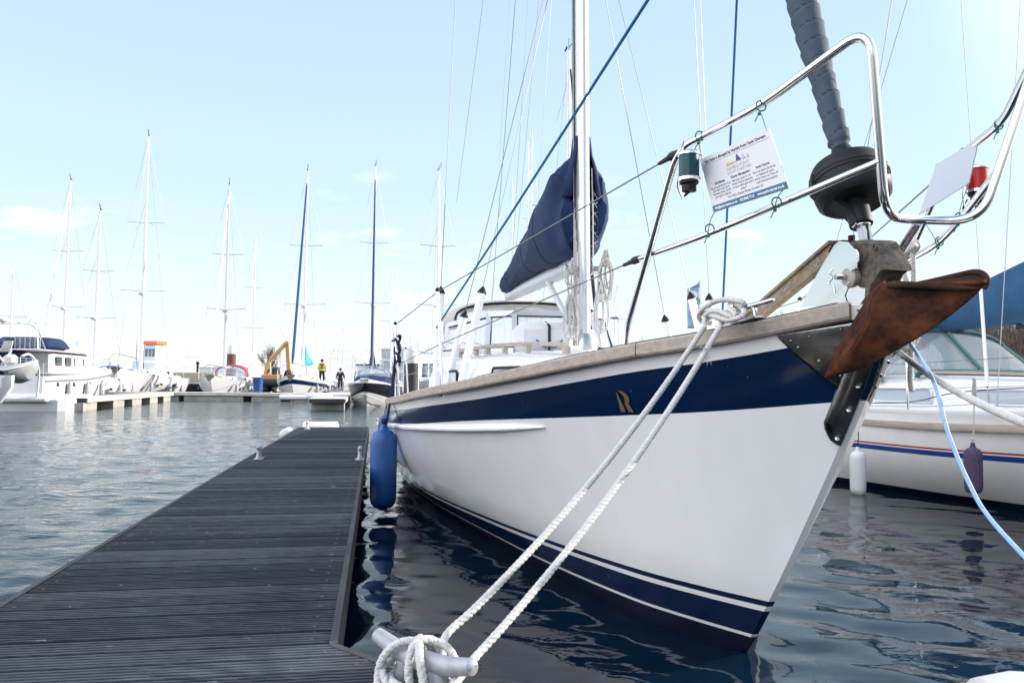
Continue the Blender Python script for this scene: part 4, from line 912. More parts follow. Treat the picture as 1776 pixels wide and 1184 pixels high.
# shank: I-section bar
sh = [yw(1292, 562, -.02), yw(1447, 432, -.01)]; d = (sh[1]-sh[0]).normalized(); sidev = HY; un = d.cross(sidev).normalized(); un = un if un.z > 0 else -un
mb = MB(); mb.bar(sh[0], sh[1], .014, .05, up=un); mb.bar(sh[0]+un*.030, sh[1]+un*.030, .034, .012, up=un); mb.bar(sh[0]-un*.030, sh[1]-un*.030, .034, .012, up=un)
shank = mb.build('shank', galv_o, ANC)
sx = d; web = sh[0]+(sh[1]-sh[0])*.5-HY*.0075
mb = MB(); put_text(mb, 'CQR', .036, sh[0]+(sh[1]-sh[0])*.84-HY*.009-un*.012, sx, un); mb.build('lettering', galv, shank); mb = MB(); put_text(mb, 'MADE IN SCOTLAND', .028, sh[0]+(sh[1]-sh[0])*.42-HY*.009-un*.010, sx, un); mb.build('lettering', galv, shank)
mb = MB(); P = [(1436, 436), (1446, 418), (1462, 416), (1490, 418), (1512, 424), (1508, 440), (1480, 436), (1456, 436), (1450, 452)]
mb.prism([yw(x, y_, -.024) for x, y_ in P], HY*.048); mb.lathe([(.013, 0), (.013, .016)], yw(1477, 416, 0), (0, 0, 1), 8); mb.build('shank_bend', rust_d, ANC)
# crown casting
crown = [(1470, 430), (1476, 420), (1490, 416.5), (1502, 415.5), (1514, 416), (1522, 418), (1527, 425), (1530, 432), (1535, 441), (1541, 450), (1546, 458), (1549, 468), (1541, 469), (1533, 476), (1527, 488), (1518, 499), (1515, 514), (1513, 526), (1506, 526), (1507, 511), (1508, 496), (1505, 486), (1501, 476), (1496, 469), (1489, 462), (1480, 450)]
mb = MB(); C3 = [yw(x, y_, -.028) for x, y_ in crown]; mid_ = sum(C3, V())/len(C3); C4 = [mid_+(p-mid_)*.86-HY*.016 for p in C3]; Cb = [p+HY*.07 for p in C3]
mb.loft([C4, C3, Cb], True, True); mb.lathe([(.012, 0), (.012, .006), (.007, .007), (.0065, .002)], yw(1519, 428, -.05), -HY, 12); mb.build('crown', galv_g, ANC)
# plough blades
def blade(ridge, outer, bulge, n=16, k=12, fade=0):
    Rg, Og = cat_rom(ridge, 6), cat_rom(outer, 6)
    def samp(P, t): f = t*(len(P)-1); i = min(int(f), len(P)-2); return P[i].lerp(P[i+1], f-i)
    G = []
    for i in range(n+1):
        a, b_ = samp(Rg, i/n), samp(Og, i/n); G.append([a.lerp(b_, j/k)+bulge*math.sin(math.pi*j/k)*min(1, (b_-a).length/.12)*(1-fade*(i/n)**5) for j in range(k+1)])
    return G
tip = yw(1433, 653, -.13)
ridge = [tip, yw(1456, 630, -.14), yw(1480, 603, -.14), yw(1498, 572, -.13), yw(1508, 545, -.115), yw(1516, 512, -.085), yw(1534, 494, -.06)]
outer = [tip, yw(1500, 634, -.09), yw(1560, 604, -.02), yw(1625, 565, .06), yw(1680, 522, .13), yw(1706, 496, .15)]
G1 = blade(ridge, outer, V((-.028, .026, -.02)), 22, 16, 1)
top_edge = [yw(1545, 492, -.05), yw(1600, 498, .02), yw(1660, 500, .09), yw(1700, 492, .14), yw(1706, 496, .15)]
mb = MB(); mb.grid(G1); mb.grid(blade([ridge[-1], ridge[-1].lerp(outer[-1], .5)+V((0, 0, -.0)), outer[-1]], [yw(1548, 490, -.05), yw(1612, 492, .02), yw(1712, 488, .15)], V((0, .01, .0)), 10, 4)); mb.build('fluke', rust, ANC, solid=.013)
mb = MB(); mb.tube(cat_rom([yw(1540, 494, -.055), yw(1600, 495, .01), yw(1655, 498, .08), yw(1690, 500, .125)], 6), [.011]*13+[.010, .009, .008, .007, .006, .005], 12)
wing = [yw(1588, 494, .06), yw(1625, 486, .09), yw(1660, 478, .13), yw(1690, 472, .16), yw(1706, 476, .165), yw(1712, 488, .16), yw(1706, 500, .15)]
mb.tube(cat_rom(wing, 5), .010, 10)
mb.grid(blade([yw(1562, 494, -.03), yw(1600, 495, .01), yw(1655, 498, .08), yw(1696, 502, .135)], [yw(1588, 492, .07), yw(1645, 482, .12), yw(1692, 473, .165), yw(1711, 487, .16)], V((0, .006, 0)), 12, 5)); mb.build('fluke_edge', rust_d, ANC)
inner = [tip, yw(1449, 612, -.10), yw(1473, 563, -.06), yw(1490, 536, -.04), yw(1502, 518, -.03), yw(1518, 503, -.02), yw(1530, 490, -.01)]
mb = MB(); mb.grid(blade(ridge, inner, V((.0, -.012, .01)), 20, 10))
mb.grid(blade([yw(1530, 500, 0), yw(1545, 492, .0), yw(1556, 496, .02)], [yw(1522, 440, .07), yw(1546, 450, .09), yw(1566, 470, .10)], V((.012, .02, .0)), 8, 8)); mb.build('fluke', rust, ANC, solid=.011)
# ================================================================ SIGNS, CORDS
board = mat('sign_board', (.60, .60, .62), .35); band_m = mat('sign_teal_band', (.012, .09, .17), .35); ink = mat('sign_ink', (.03, .035, .05), .5); gry = mat('sign_grey', (.40, .42, .45), .5); gold2 = mat('sign_gold', (.55, .36, .12), .5); nvy2 = mat('sign_navy', (.02, .05, .16), .5)
y0 = -.535
TR, BR, BL = Bw(1333, 222, y0+.05), Bw(1368, 326, y0+.05), Bw(1238, 368, y0)
TL = TR+(BL-BR)
SIGN = thing('charter_sign', BL, 'white charter notice with small print and teal foot, tied to the starboard pulpit rails', 'sign', 'notices tied to the pulpit')
sux, suy = (BR-BL), (TL-BL); sw, shh = sux.length, suy.length; ex, ey = sux.normalized(), suy.normalized(); en = ex.cross(ey).normalized(); en = en if en.dot(CAM-BL) > 0 else -en
def sp_(u, v, o=0.0): return BL+sux*u+suy*v+en*o
bo = MB().prism([sp_(0, 0, -.004), sp_(1, 0, -.004), sp_(1, 1, -.004), sp_(0, 1, -.004)], en*.004).build('board', board, SIGN)
q = MB(); q.add([sp_(0.002, .003, .0012), sp_(.998, .003, .0012), sp_(.998, .105, .0012), sp_(.002, .105, .0012)], [(0, 1, 2, 3)]); q.build('foot_band', band_m, bo)
q = MB(); q.add([sp_(0.03, .850, .0012), sp_(.97, .850, .0012), sp_(.97, .856, .0012), sp_(.03, .856, .0012)], [(0, 1, 2, 3)]); q.build('rule', gry, bo)
q = MB(); T = lambda s_, u, v, sz, al='CENTER', bd=0: put_text(q, s_, sz*shh, sp_(u, v, .0014), ex, ey, align=al, bold=bd)
T('This Yacht is Managed by Hamble Point Yacht Charters', .5, .885, .068, bd=.0004)
for s_, u, v0 in (('Guardianage|Let our professional team|look after your yacht,|including storm checks|and regular cleaning.', .20, .455), ('Charter Management|Add your yacht to our|charter fleet to generate|revenue while you aren\'t|using it.', .5, .455), ('Yacht Charter|Find out about bareboat|or skippered yacht|charter from our fleet of|well maintained yachts.', .80, .455)):
    for i, ln in enumerate(s_.split('|')): T(ln, u, v0-i*.056-(.012 if i else 0), .050 if i else .054, bd=.0003 if not i else 0)
T('For More Details Please Contact Us', .5, .15, .056)
q.build('lettering', ink, bo)
q = MB(); T('HAMBLE POINT', .5, .60, .078); T('YACHT CHARTERS', .5, .53, .070); q.build('company_name', gry, bo)
q = MB(); T('info@yacht-charter.co.uk', .2, .035, .055, bd=.0004); T('023 8045 7110', .5, .035, .055, bd=.0004); T('www.yacht-charter.co.uk', .80, .035, .055, bd=.0004); q.build('contact_line', white_line, bo)
q = MB(); q.add([sp_(.36, .74, .0014), sp_(.36, .68, .0014), sp_(.52, .695, .0014)], [(0, 1, 2)]); q.build('logo_wedge', gold2, bo)
q = MB(); q.add([sp_(.50, .705, .0014), sp_(.575, .695, .0014), sp_(.525, .83, .0014)], [(0, 1, 2)]); q.build('logo_sail', nvy2, bo)
q = MB(); q.add([sp_(.585, .695, .0014), sp_(.635, .69, .0014), sp_(.60, .80, .0014)], [(0, 1, 2)]); q.add([sp_(.645, .69, .0014), sp_(.69, .685, .0014), sp_(.655, .765, .0014)], [(0, 1, 2)]); q.build('logo_sail', gry, bo)
def cordtie(rail, hole, slack=.02):
    mb = MB(); mb.tube([rail+HY*.0175*math.sin(t*.5236)+V((0, 0, .0175*math.cos(t*.5236))) for t in range(14)], .0026, 6)
    mb.tube(cat_rom([rail+V((0, 0, -.016))-HY*.006, rail.lerp(hole, .35)+HY*(-.006), hole], 5), .0016, 5)
    k = rail+V((0, 0, -.026))-HY*.006; mb.sphere(k, .0065, 7, 5); mb.tube([k, k+V((-.008, 0, -.012)), k+V((-.016, -.004, -.028))], .002, 5); return mb
mb = MB()
parts_ = []
for rail, hole, wh in ((Bw(1320, 184, -.455), sp_(.97, .96), 'top of the white charter notice to the upper rail'), (Bw(1214, 236, -.545), sp_(.03, .99), 'top left corner of the charter notice, beside the green lamp'), (Bw(1347, 351, -.385), sp_(.97, .03), 'bottom right corner of the charter notice to the lower rail'), (Bw(1231, 397, -.50), sp_(.02, .02), 'bottom left corner of the charter notice to the lower rail')):
    o = cordtie(rail, hole).build('cord', cordg, SIGN)
# the port-side notice, seen from behind
def mirw(P): l = Loc(P); return Wl((l.x, -l.y, l.z))
pb = [Bw(x_, y_, .50) for x_, y_ in ((1594, 372), (1680, 318), (1697, 241), (1623, 286))]; pn = mirw(BL+en)-mirw(BL)
PSG = thing('charter_sign', pb[0], 'blank pale back of the notice tied to the port pulpit rails beside the red lamp', 'sign', 'notices tied to the pulpit')
MB().prism(pb, pn*.004).build('board', mat('sign_back', (.50, .55, .62), .3), PSG)
_ra, _rb = V((-.37, .575, 2.145)), B(1320, 183, -.45); _rb.y = -_rb.y
for p in (_ra.lerp(_rb, .93), _ra.lerp(_rb, .30), V((-.06, .37, 1.856)), V((-.30, .47, 1.815))):
    r_ = Wl(p); c_ = min(pb, key=lambda k: (k-r_).length); cordtie(r_, c_).build('cord', cordg, PSG)
# ---- things lying on the yacht
c = Wl((-4.78, -.20, 1.665)); rz = Matrix.Rotation(math.atan2(HY.y, HY.x), 3, 'Z')
mb = MB(); mb.box(c, (.60, .34, .27), rz, bev=.07); LR = tag(mb.build('equipment_bag', whitecloth, loc=c), 'rounded white bag with a black strap lashed on the coachroof behind the mast', 'bag')
mb = MB(); f_ = c-HY*0+HX*.175; mb.tube([c+HX*.02+V((0, 0, .139)), f_+V((0, 0, .10))*1, f_+V((0, 0, -.10)), f_+V((0, 0, -.13))], .013, 6); mb.build('strap', black, LR)
mb = MB(); mb.tube(cat_rom([f_+HY*(-.12)+V((0, 0, -.03)), f_+HX*.02+HY*(-.06)+V((0, 0, -.09)), f_+HY*(-.02)+V((0, 0, -.10))], 5), .008, 6); mb.tube(cat_rom([f_+HY*(.12)+V((0, 0, -.03)), f_+HX*.02+HY*(.06)+V((0, 0, -.09)), f_+HY*(.02)+V((0, 0, -.10))], 5), .008, 6); mb.build('handle', bluerope, LR)
def coil(px, py0, py1, y_, n, lab, m=ropeg, w=.05, x_=None):
    mb = MB()
    for k in range(n):
        o = random.uniform(-1, 1)*w; a, b_ = B(px, py0, y_), B(px, py1, y_); a.x = b_.x = (x_ or -3.98)+random.uniform(-.03, .03)
        top_, bot = V((a.x, y_+o*.5, a.z+random.uniform(-.03, .03))), V((a.x, y_+o, b_.z+random.uniform(-.05, .12))); s_ = random.uniform(.025, .055)
        mb.tube(cat_rom([top_, top_.lerp(bot, .5)+V((0, -s_, 0)), bot+V((0, -s_*.8, .04)), bot, bot+V((0, s_*.8, .04)), top_.lerp(bot, .5)+V((0, s_, 0)), top_], 5), .0062, 6)
    a = B(px, py0, y_); b_ = B(px, py1, y_); q = V(((x_ or -3.98), y_, a.z*.75+b_.z*.25))
    mb.tube([q+V((.034*math.cos(t*.6), .036*math.sin(t*.6), .0013*t-.03)) for t in range(0, 52)], .0065, 6)
    tag(mb.build('rope_coil', m, frame='yacht', loc=Wl(q)), lab, 'rope coil', 'rope coils on the mast')
coil(985, 512, 588, -.155, 7, 'thick grey rope coil hanging low on the left of the mast beside the white bag', w=.045)
coil(990, 455, 520, -.13, 5, 'bunched grey halyard tails hanging under the sail cover left of the mast', w=.03)
coil(1032, 448, 520, .15, 6, 'slim grey halyard coil hanging high on the right of the mast below the winch', w=.04)
coil(1026, 500, 592, .11, 4, 'frayed cream rope tails hanging down the right side of the mast foot', m=ropem, w=.03)
mb = MB()
for k in range(5): mb.tube([V((-4.02-.02*k, -.085-.012*(k % 3), 1.56)), mastpt(2.35+.1*k, .11-.02*k, -.075)], .0055, 6)
mb.tube([mastpt(1.6, .02, -.08), mastpt(11, .02, -.08)], .005, 6); tag(mb.build('halyards', ropeg, YACHT, frame='local'))
mb = MB(); mb.tube(cat_rom([V((-5.95, -1.04, 1.68)), V((-6.0, -1.08, 1.95)), V((-6.05, -1.1, 2.1)), V((-6.1, -1.1, 1.9)), V((-6.08, -1.06, 1.66)), V((-6.0, -1.04, 1.6)), V((-5.97, -1.1, 1.72)), V((-6.0, -1.13, 1.98)), V((-6.08, -1.12, 2.08)), V((-6.12, -1.12, 1.8)), V((-6.0, -1.08, 1.62))], 6), .009, 6)
tag(mb.build('rope_coil', ropem, frame='yacht', loc=Wl((-6, -1.05, 1.7))), 'white rope loop hung on the windscreen side between the shroud covers', 'rope coil', 'loose ropes on the yacht')
# ================================================================ SECOND YACHT, ON THE RIGHT
H2 = R(13); X2 = V((math.sin(H2), -math.cos(H2), 0)); Y2 = V((math.cos(H2), math.sin(H2), 0))
_p = At(1716, 724, 8.0); O2 = V((_p.x, _p.y, 0))+X2*3.7+Y2*1.30
def B2(px, py, y):
    r = Ray(px, py); t = ((O2-CAM).dot(Y2)+y)/r.dot(Y2); q = CAM+r*t-O2; return V((q.dot(X2), q.dot(Y2), q.z))
redm = mat('red_stripe', (.35, .015, .025), .35); bluem = mat('blue_stripe', (.012, .05, .22), .35)
sc = lambda tab, kx, ky: [(x*kx, y*ky) for x, y in tab]
k2 = 9.4/11.0
b2t, w2t = sc(mb_b, k2, .88), sc(mb_w, k2, .92); s2t = smooth_tab([(-.06, 1.30), (.5, 1.20), (1.5, 1.08), (3, .98), (5, .93), (9.5, .96)], 5); st2 = [(-.6, 1.5), (0, .9), (.5, .5), (1.0, .12), (1.3, -.06)]
sf2 = lambda L_: lerp(L_, s2t)
f2_ = lambda k: (lambda L_: sf2(L_)*k)
rows2 = [(lambda L_: -.4, 1), (lambda L_: 0, 1), (lambda L_: .07, 1)]+[(f2_(.08+.45*k/5), 0) for k in range(1, 6)]+[(f2_(.59), 2), (f2_(.605), 0), (f2_(.625), 3)]+[(f2_(.64+.36*k/4), 0) for k in range(0, 5)]
YB = thing('sailing_yacht', O2, 'white yacht with red and blue hull stripes, green sprayhood and blue sail cover at right', 'sailing yacht', rz=math.atan2(X2.y, X2.x))
def part2(mb, name, m, parent=None, **k): return mb.build(name, m, parent or YB, frame='local', **k)
gel2 = mat('gelcoat_near', (.72, .72, .72), .25, coat=.3, var=.03, vs_=3, stretch=(1.5, 1.5, .3))
part2(hull(rows2, st2, b2t, w2t, s2t, 9.4, n=40), 'hull', [gel2, anti, bluem, redm])
part2(deck_grid(b2t, s2t, 9.4, .03, .02), 'deck', deckw)
for sg in (-1, 1):
    mb = MB(); P = [V((-(.05+9.2*i/50), sg*(lerp(.05+9.2*i/50, b2t)+.002), sf2(.05+9.2*i/50)-.12)) for i in range(51)]; ribbon(P, .035, .075, mb); part2(mb, 'rubbing_strake', teak)
    mb = MB(); P = [V((-(.05+9.2*i/50), sg*(lerp(.05+9.2*i/50, b2t)-.03), sf2(.05+9.2*i/50)+.02)) for i in range(51)]; ribbon(P, .03, .06, mb); part2(mb, 'toe_rail', gelf)
c2 = [(2.2, .3, .25, .98, 1.10), (2.6, .6, .52, .98, 1.22), (3.4, .86, .76, .95, 1.30), (4.6, .98, .86, .92, 1.34), (6.0, 1.0, .88, .92, 1.36)]
roof2 = part2(MB().loft([cr_sec(*s) for s in c2], True, True), 'coachroof', gel2)
for L_, wl in ((5.35, 1.0), (3.9, .8)):
    for sg in (-1, 1):
        P = fillet([V((-(L_-wl/2), 0, -.075)), V((-(L_-wl/2), 0, .075)), V((-(L_+wl/2), 0, .075)), V((-(L_+wl/2), 0, -.075)), V((-(L_-wl/2), 0, -.075))], .072, 5)
        P = [V((p.x, sg*(lerp(-p.x, [(s[0], s[1]) for s in c2])*.99+.006), 1.13+p.z)) for p in P]
        mb = MB(); mb.tube(P, .012, 5); w_ = part2(mb, 'window', alu); mb = MB(); mb.add(P[:-1], [tuple(range(len(P)-1))]); part2(mb, 'pane', winw, w_)
for sg in (-1, 1):
    mb = MB(); ribbon([V((-3.0-.3*i, sg*(lerp(3.0+.3*i, [(s[0], s[2]) for s in c2])-.08), lerp(3.0+.3*i, [(s[0], s[4]) for s in c2])+.06)) for i in range(10)], .03, .035, mb); part2(mb, 'handrail', teak)
# green sprayhood with clear windows
greenc = mat('green_canvas', (.012, .085, .095), .85, var=.15, vs_=10, bump=.002, bs=30)
def hood2(x, zt, hw, zb): return [V((x+.0*math.sin(a), -hw*math.cos(a), zb+(zt-zb)*(max(0, math.sin(a))**.38))) for a in [math.pi*j/20 for j in range(21)]]
h0, h1, h2_ = hood2(-5.15, 1.42, .93, 1.34), hood2(-5.75, 1.95, .96, 1.30), hood2(-6.9, 2.0, 1.0, 1.16)
mb = MB(); mb.grid([[a.lerp(b_, t) for a, b_ in zip(h1, h2_)] for t in (0, .1, .3, .6, 1)]); hd = part2(mb, 'sprayhood', greenc, solid=.012)
mb = MB(); mb.grid([[a.lerp(b_, t) for a, b_ in zip(h0, h1)] for t in (0, .5, 1)]); part2(mb, 'front_window', clear, hd)
mb = MB(); mb.tube([p+V((.012, 0, .006)) for p in h1], .03, 8); mb.tube([p+V((.012, 0, .006)) for p in h0], .03, 6)
for j in (3, 10, 17): mb.bar(h0[j]+V((.012, 0, .01)), h1[j]+V((.012, 0, .01)), .05, .012)
part2(mb, 'window_trim', greenc, hd)
mb = MB(); mb.grid([[a.lerp(b_, t) for a, b_ in zip([V((-5.75, s_*.965, z)) for s_, z in ((-1, 1.4), (-1, 1.8))], [V((-6.85, s_*1.005, z)) for s_, z in ((-1, 1.3), (-1, 1.85))])] for t in (0, 1)]); part2(mb, 'side_window', clear, hd)
mb = MB(); mb.grid([[V((-6.9, -1.0, 1.17)), V((-6.9, -1.01, 1.95))], [V((-8.6, -1.05, 1.08)), V((-8.4, -1.06, 1.5))]]); mb.grid([[V((-6.9, 1.0, 1.17)), V((-6.9, 1.01, 1.95))], [V((-8.6, 1.05, 1.08)), V((-8.4, 1.06, 1.5))]]); part2(mb, 'dodger', clear, hd)
# mast, boom with a blue sail cover
m2 = MB(); m2.tube([V((-3.75, 0, 1.2)), V((-3.95, 0, 11))], .065, 14, sq=1.5); mast2 = part2(m2, 'mast', alu)
mb = MB(); mb.tube([V((-3.9, 0, 2.12)), V((-8.3, 0, 2.02))], .055, 10); part2(mb, 'boom', alu)
bluec = mat('blue_canvas', (.013, .062, .14), .85, var=.22, vs_=3.5, bump=.008, bs=7)
mb = MB(); G = []
for i, (x, zb, zt, hw) in enumerate(smooth_zip if False else [(-3.7, 1.98, 2.85, .16), (-4.2, 1.97, 2.74, .21), (-5.0, 1.95, 2.54, .2), (-6.0, 1.94, 2.37, .17), (-7.0, 1.93, 2.23, .14), (-8.0, 1.93, 2.10, .11), (-8.5, 1.95, 2.03, .07)]):
    G.append([V((x+.02*math.sin(a*3), hw*math.sin(a)*(1-.35*max(0, math.cos(a)))+.012*math.sin(a*5+i*2), (zt+zb)/2+math.cos(a)*(zt-zb)/2+.01*math.sin(i*3+a*4))) for a in [math.pi*2*j/26*.96+.12 for j in range(27)]])
mb.grid(G); cv2 = part2(mb, 'sail_cover', bluec, solid=.006)
mb = MB()
for x in (-4.6, -5.5, -6.4, -7.3): mb.box((x, 0, 1.93), (.06, .06, .05)); 
part2(mb, 'toggles', black, cv2)
mb = MB()
for p, q, y0, y1 in (((1716, 722), (1667, 0), -1.3, -.9), ((1728, 722), (1770, 0), -1.28, -.35)):
    a, c = B2(*p, y0), B2(*q, y1); mb.tube([a, c+(c-a)*.4], .0045, 5); d = (c-a).normalized(); mb.tube([a, a+d*.22], .012, 8)
mb.tube([V((.1, 0, 1.32)), V((-3.95, 0, 11))], .005, 5); mb.tube([V((-9.3, 0, 1)), V((-3.95, 0, 11))], .005, 5)
part2(mb, 'shrouds', wire_w)
a, c = B2(1716, 722, -1.3), B2(1667, 0, -.9); d = (c-a).normalized(); mb = MB(); mb.tube([a+d*.3, a+d*1.35], .017, 8); part2(mb, 'shroud_cover', pvc)
for L_ in (1.2, 3.0, 4.75, 6.6, 8.4):
    for sg in (-1, 1):
        y = sg*(lerp(L_, b2t)-.05); mb = MB(); mb.tube([V((-L_, y, sf2(L_)-.02)), V((-L_, y*1.01, sf2(L_)+.58))], .0125, 8); o = part2(mb, 'stanchion', steel)
for sg in (-1, 1):
    for hh in (.56, .28):
        mb = MB(); mb.tube([V((-L_, sg*(lerp(L_, b2t)-.045), sf2(L_)+hh)) for L_ in (1.2, 3.0, 4.75, 6.6, 8.4)], .0035, 5); part2(mb, 'guard_wire', wire)
mb = MB(); mb.tube(cat_rom([V((-6.6, -1.22, 1.02)), V((-5.2, -1.05, 1.05)), V((-4.2, -1.02, 1.2)), V((-2.2, -.6, 1.30))], 6), .006, 5); part2(mb, 'jib_sheet', navyrope)
mb = MB(); mb.tube(cat_rom([V((-6.8, -1.2, .98)), V((-5.5, -1.2, 1.0)), V((-4.2, -1.15, 1.05)), V((-2.6, -.7, 1.28)), V((-1.5, -.3, 1.32))], 6), .006, 5); part2(mb, 'jib_sheet', ropeg)
mb = MB(); mb.tube([V((-7, -.9, 1.40)), V((-5, -.9, 1.385)), V((-3, -.7, 1.33))], .007, 5); part2(mb, 'control_line', navyrope)
a = B2(1487, 815, -1.38); a = O2+X2*a.x+Y2*a.y; a.z = .40
fender('fender', At(1488, 820, 9.3), .088, .50, whitefender, 'white fender on the striped hull of the right hand yacht, beside the bow', cord=[At(1488, 775, 9.3), At(1490, 700, 9.4), At(1497, 668, 9.55)], rcord=.006)
fender('fender', At(1688, 816, 7.75), .082, .44, purplefender, 'purple cloth covered fender hanging on the striped hull of the right hand yacht', cord=[At(1688, 770, 7.75), At(1690, 660, 7.8)], cordm=ropeg, rcord=.007)
mb = MB()
for k in range(9): mb.tube([At(1690+random.uniform(-4, 4), 655+random.uniform(0, 3), 7.78), At(1690+random.uniform(-5, 5), 690, 7.77)], .006, 5)
tag(mb.build('rope_coil', ropeg, loc=At(1690, 672, 7.78)), 'small grey rope hank on the guard wire above the purple fender', 'rope coil', 'loose ropes on the yacht')
# white rounded float at the near right corner
mb = MB(); c = V((1.52, 1.93, .32)); mb.lathe([(.02, -.02), (.16, 0), (.215, .04), (.235, .12), (.235, 1.0), (.20, 1.06), (.02, 1.08)], V((1.10, 1.97, .33)), (1, -.18, 0), 36)
tag(mb.build('dock_float', gelf, loc=c), 'smooth white plastic float at the near edge right of the yacht bow', 'float')
# ================================================================ FAR YACHTS
def far_yacht(bow, head, LOA, mast_h, label, group=None, detail=1, stripe=None, furl=None, boomc=None, hoodc=None, mastm=None, sp=2, mast_r=.085, hullm=None, free=1.0, furl_r=.10, mast_at=.40):
    hx = V((head[0], head[1], 0)).normalized(); k = LOA/11.0
    o = thing('sailing_yacht', (bow[0], bow[1], 0), label, 'sailing yacht', group, rz=math.atan2(hx.y, hx.x))
    bt_, wt_, shr_, stm = sc(mb_b, k, k*1.05), sc(mb_w, k, k), sc(mb_sheer, k, k*.98*free), sc(mb_stem, k*free, k)
    s_ = lambda L_: lerp(L_, shr_); fr = lambda q: (lambda L_: s_(L_)*q)
    rows_ = [(lambda L_: -.3, 1), (lambda L_: .13, 1), (fr(.3), 0), (fr(.55), 0), (fr(.66), 0), (fr(.84), 2), (fr(.995), 0)]
    def P_(mb, n_, m_, par=None, **kk): return mb.build(n_, m_, par or o, frame='local', **kk)
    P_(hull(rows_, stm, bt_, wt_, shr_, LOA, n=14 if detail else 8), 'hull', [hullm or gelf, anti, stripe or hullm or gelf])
    P_(deck_grid(bt_, shr_, LOA, .04, .02, n=10), 'deck', deckw)
    cs = [(a*k, h1*k, h2*k, zd*k*free*.95, zt*k*free) for a, h1, h2, zd, zt in secs]
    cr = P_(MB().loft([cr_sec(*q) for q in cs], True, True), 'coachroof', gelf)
    if detail:
        for sg in (-1, 1):
            mb = MB(); a, b_ = 3.6*k, 6.2*k; P = [V((-x, sg*(lerp(x, [(q[0], q[1]) for q in cs])+.012), z*k*free)) for x, z in ((2.9*k, 1.20), (6.4*k, 1.20), (6.4*k, 1.40), (3.1*k, 1.37))]; mb.add(P, [(0, 1, 2, 3)]); P_(mb, 'window', glassd, cr)
    mx = -LOA*mast_at; mm = mastm or alum
    mb = MB(); mb.tube([V((mx, 0, 1.2*k)), V((mx-.10, 0, mast_h*.5)), V((mx-.22, 0, mast_h))], [mast_r, mast_r, mast_r*.75], 8); mt = P_(mb, 'mast', mm)
    w_ = MB()
    for i in range(sp):
        z = 1.2+(mast_h-1.2)*((.36, .64, .8)[i] if sp == 2 else (.52 if sp == 1 else (.3, .52, .75)[i])); hw = (1.15-.2*i)*k*1.1; xx = mx-.22*z/mast_h
        mb = MB(); mb.tube([V((xx-.12, -hw, z+.10)), V((xx, 0, z)), V((xx-.12, hw, z+.10))], .028, 5); P_(mb, 'spreader', mm, mt)
        for sg in (-1, 1): w_.tube([V((xx-.12, sg*hw, z+.1)), V((mx-.22, 0, min(mast_h, z+mast_h*.36)))], .009, 4)
        if i == 0:
            for sg in (-1, 1): w_.tube([V((mx-.1, sg*1.5*k, 1.1*k)), V((xx-.12, sg*hw, z+.1))], .009, 4)
    w_.tube([V((-.1, 0, 1.5*k*free)), V((mx-.2, 0, mast_h*.985))], .010, 4); w_.tube([V((-LOA+.1, 0, 1.0)), V((mx-.22, 0, mast_h))], .009, 4)
    P_(w_, 'rigging', wire_w)
    if furl:
        mb = MB(); a, c = V((-.1, 0, 1.5*k*free)), V((mx-.2, 0, mast_h*.985)); mb.tube([a.lerp(c, .05), a.lerp(c, .08), a.lerp(c, .5), a.lerp(c, .93), a.lerp(c, .95)], [.05, furl_r*1.1, furl_r, furl_r*.7, .03], 7); P_(mb, 'furled_headsail', furl)
    if detail:
        mb = MB(); mb.tube([V((mx-.24, 0, mast_h)), V((mx-.24, 0, mast_h+.45))], .012, 4); mb.tube([V((mx-.24, 0, mast_h+.12)), V((mx+.25, .1, mast_h+.22)), V((mx+.3, .1, mast_h+.40))], .015, 4); mb.box((mx-.45, -.05, mast_h+.16), (.3, .03, .08)); P_(mb, 'wind_vane', black, mt)
        mb = MB(); mb.lathe([(.05, 0), (.2, .04), (.22, .16), (.12, .24)], V((mx+.28, 0, 1+mast_h*.33)), (0, 0, 1), 10); mb.bar((mx, 0, 1.05+mast_h*.33), (mx+.28, 0, 1.05+mast_h*.33), .08, .06); P_(mb, 'radar', gelf, mt)
        mb = MB(); mb.tube([V((mx, 0, 2.1*k)), V((mx-LOA*.36, 0, 2.2*k))], .07, 7); P_(mb, 'boom', mm)
        for x_ in (3.4, 5.6):
            for sg in (-1, 1):
                yy = sg*(lerp(x_*k, bt_)*.965+.02); q_ = V((-x_*k, yy, s_(x_*k)*.60)); MB().box(q_, (.42, .06, .16), bev=.02).build('hull_window', glassd, o, frame='local')
        for x_, zz_ in ((2.2, .42), (4.6, .38), (7.2, .36)):
            yy = lerp(x_*k, bt_)*.93+.14; mb = MB(); mb.lathe([(.03, -.32), (.11, -.24), (.12, .2), (.05, .30), (.02, .36)], V((-x_*k, yy, zz_+.25)), (0, 0, 1), 8); mb.tube([V((-x_*k, yy, zz_+.6)), V((-x_*k, yy-.1, s_(x_*k)+.2))], .015, 4); P_(mb, 'fender', mat('grey_fender', (.33, .35, .38), .5))
        mb = MB(); mb.bar(V((.25, 0, 1.50*k*free)), V((-.5, 0, 1.62*k*free)), .07, .07); mb.prism([V((.12, -.28, 1.44*k*free)), V((.42, 0, 1.12*k*free)), V((.12, .28, 1.44*k*free)), V((.22, 0, 1.5*k*free))], V((.05, 0, .05))); P_(mb, 'bow_anchor', galv_g)
        mb = MB(); mb.box((-2.0*k, 0, 1.42*k*free), (.6, .6, .08), bev=.02); P_(mb, 'hatch', glassd)
        mb = MB(); y = .55*k
        for sg in (-1, 1): mb.tube(fillet([V((-1.2*k, sg*.75*k, 1.35*k*free)), V((-1.0*k, sg*.7*k, 2.0*k*free)), V((.1, sg*.2, 2.15*k*free))], .1, 3), .022, 5)
        mb.tube([V((.1, -.2, 2.15*k*free)), V((.1, .2, 2.15*k*free))], .022, 5)
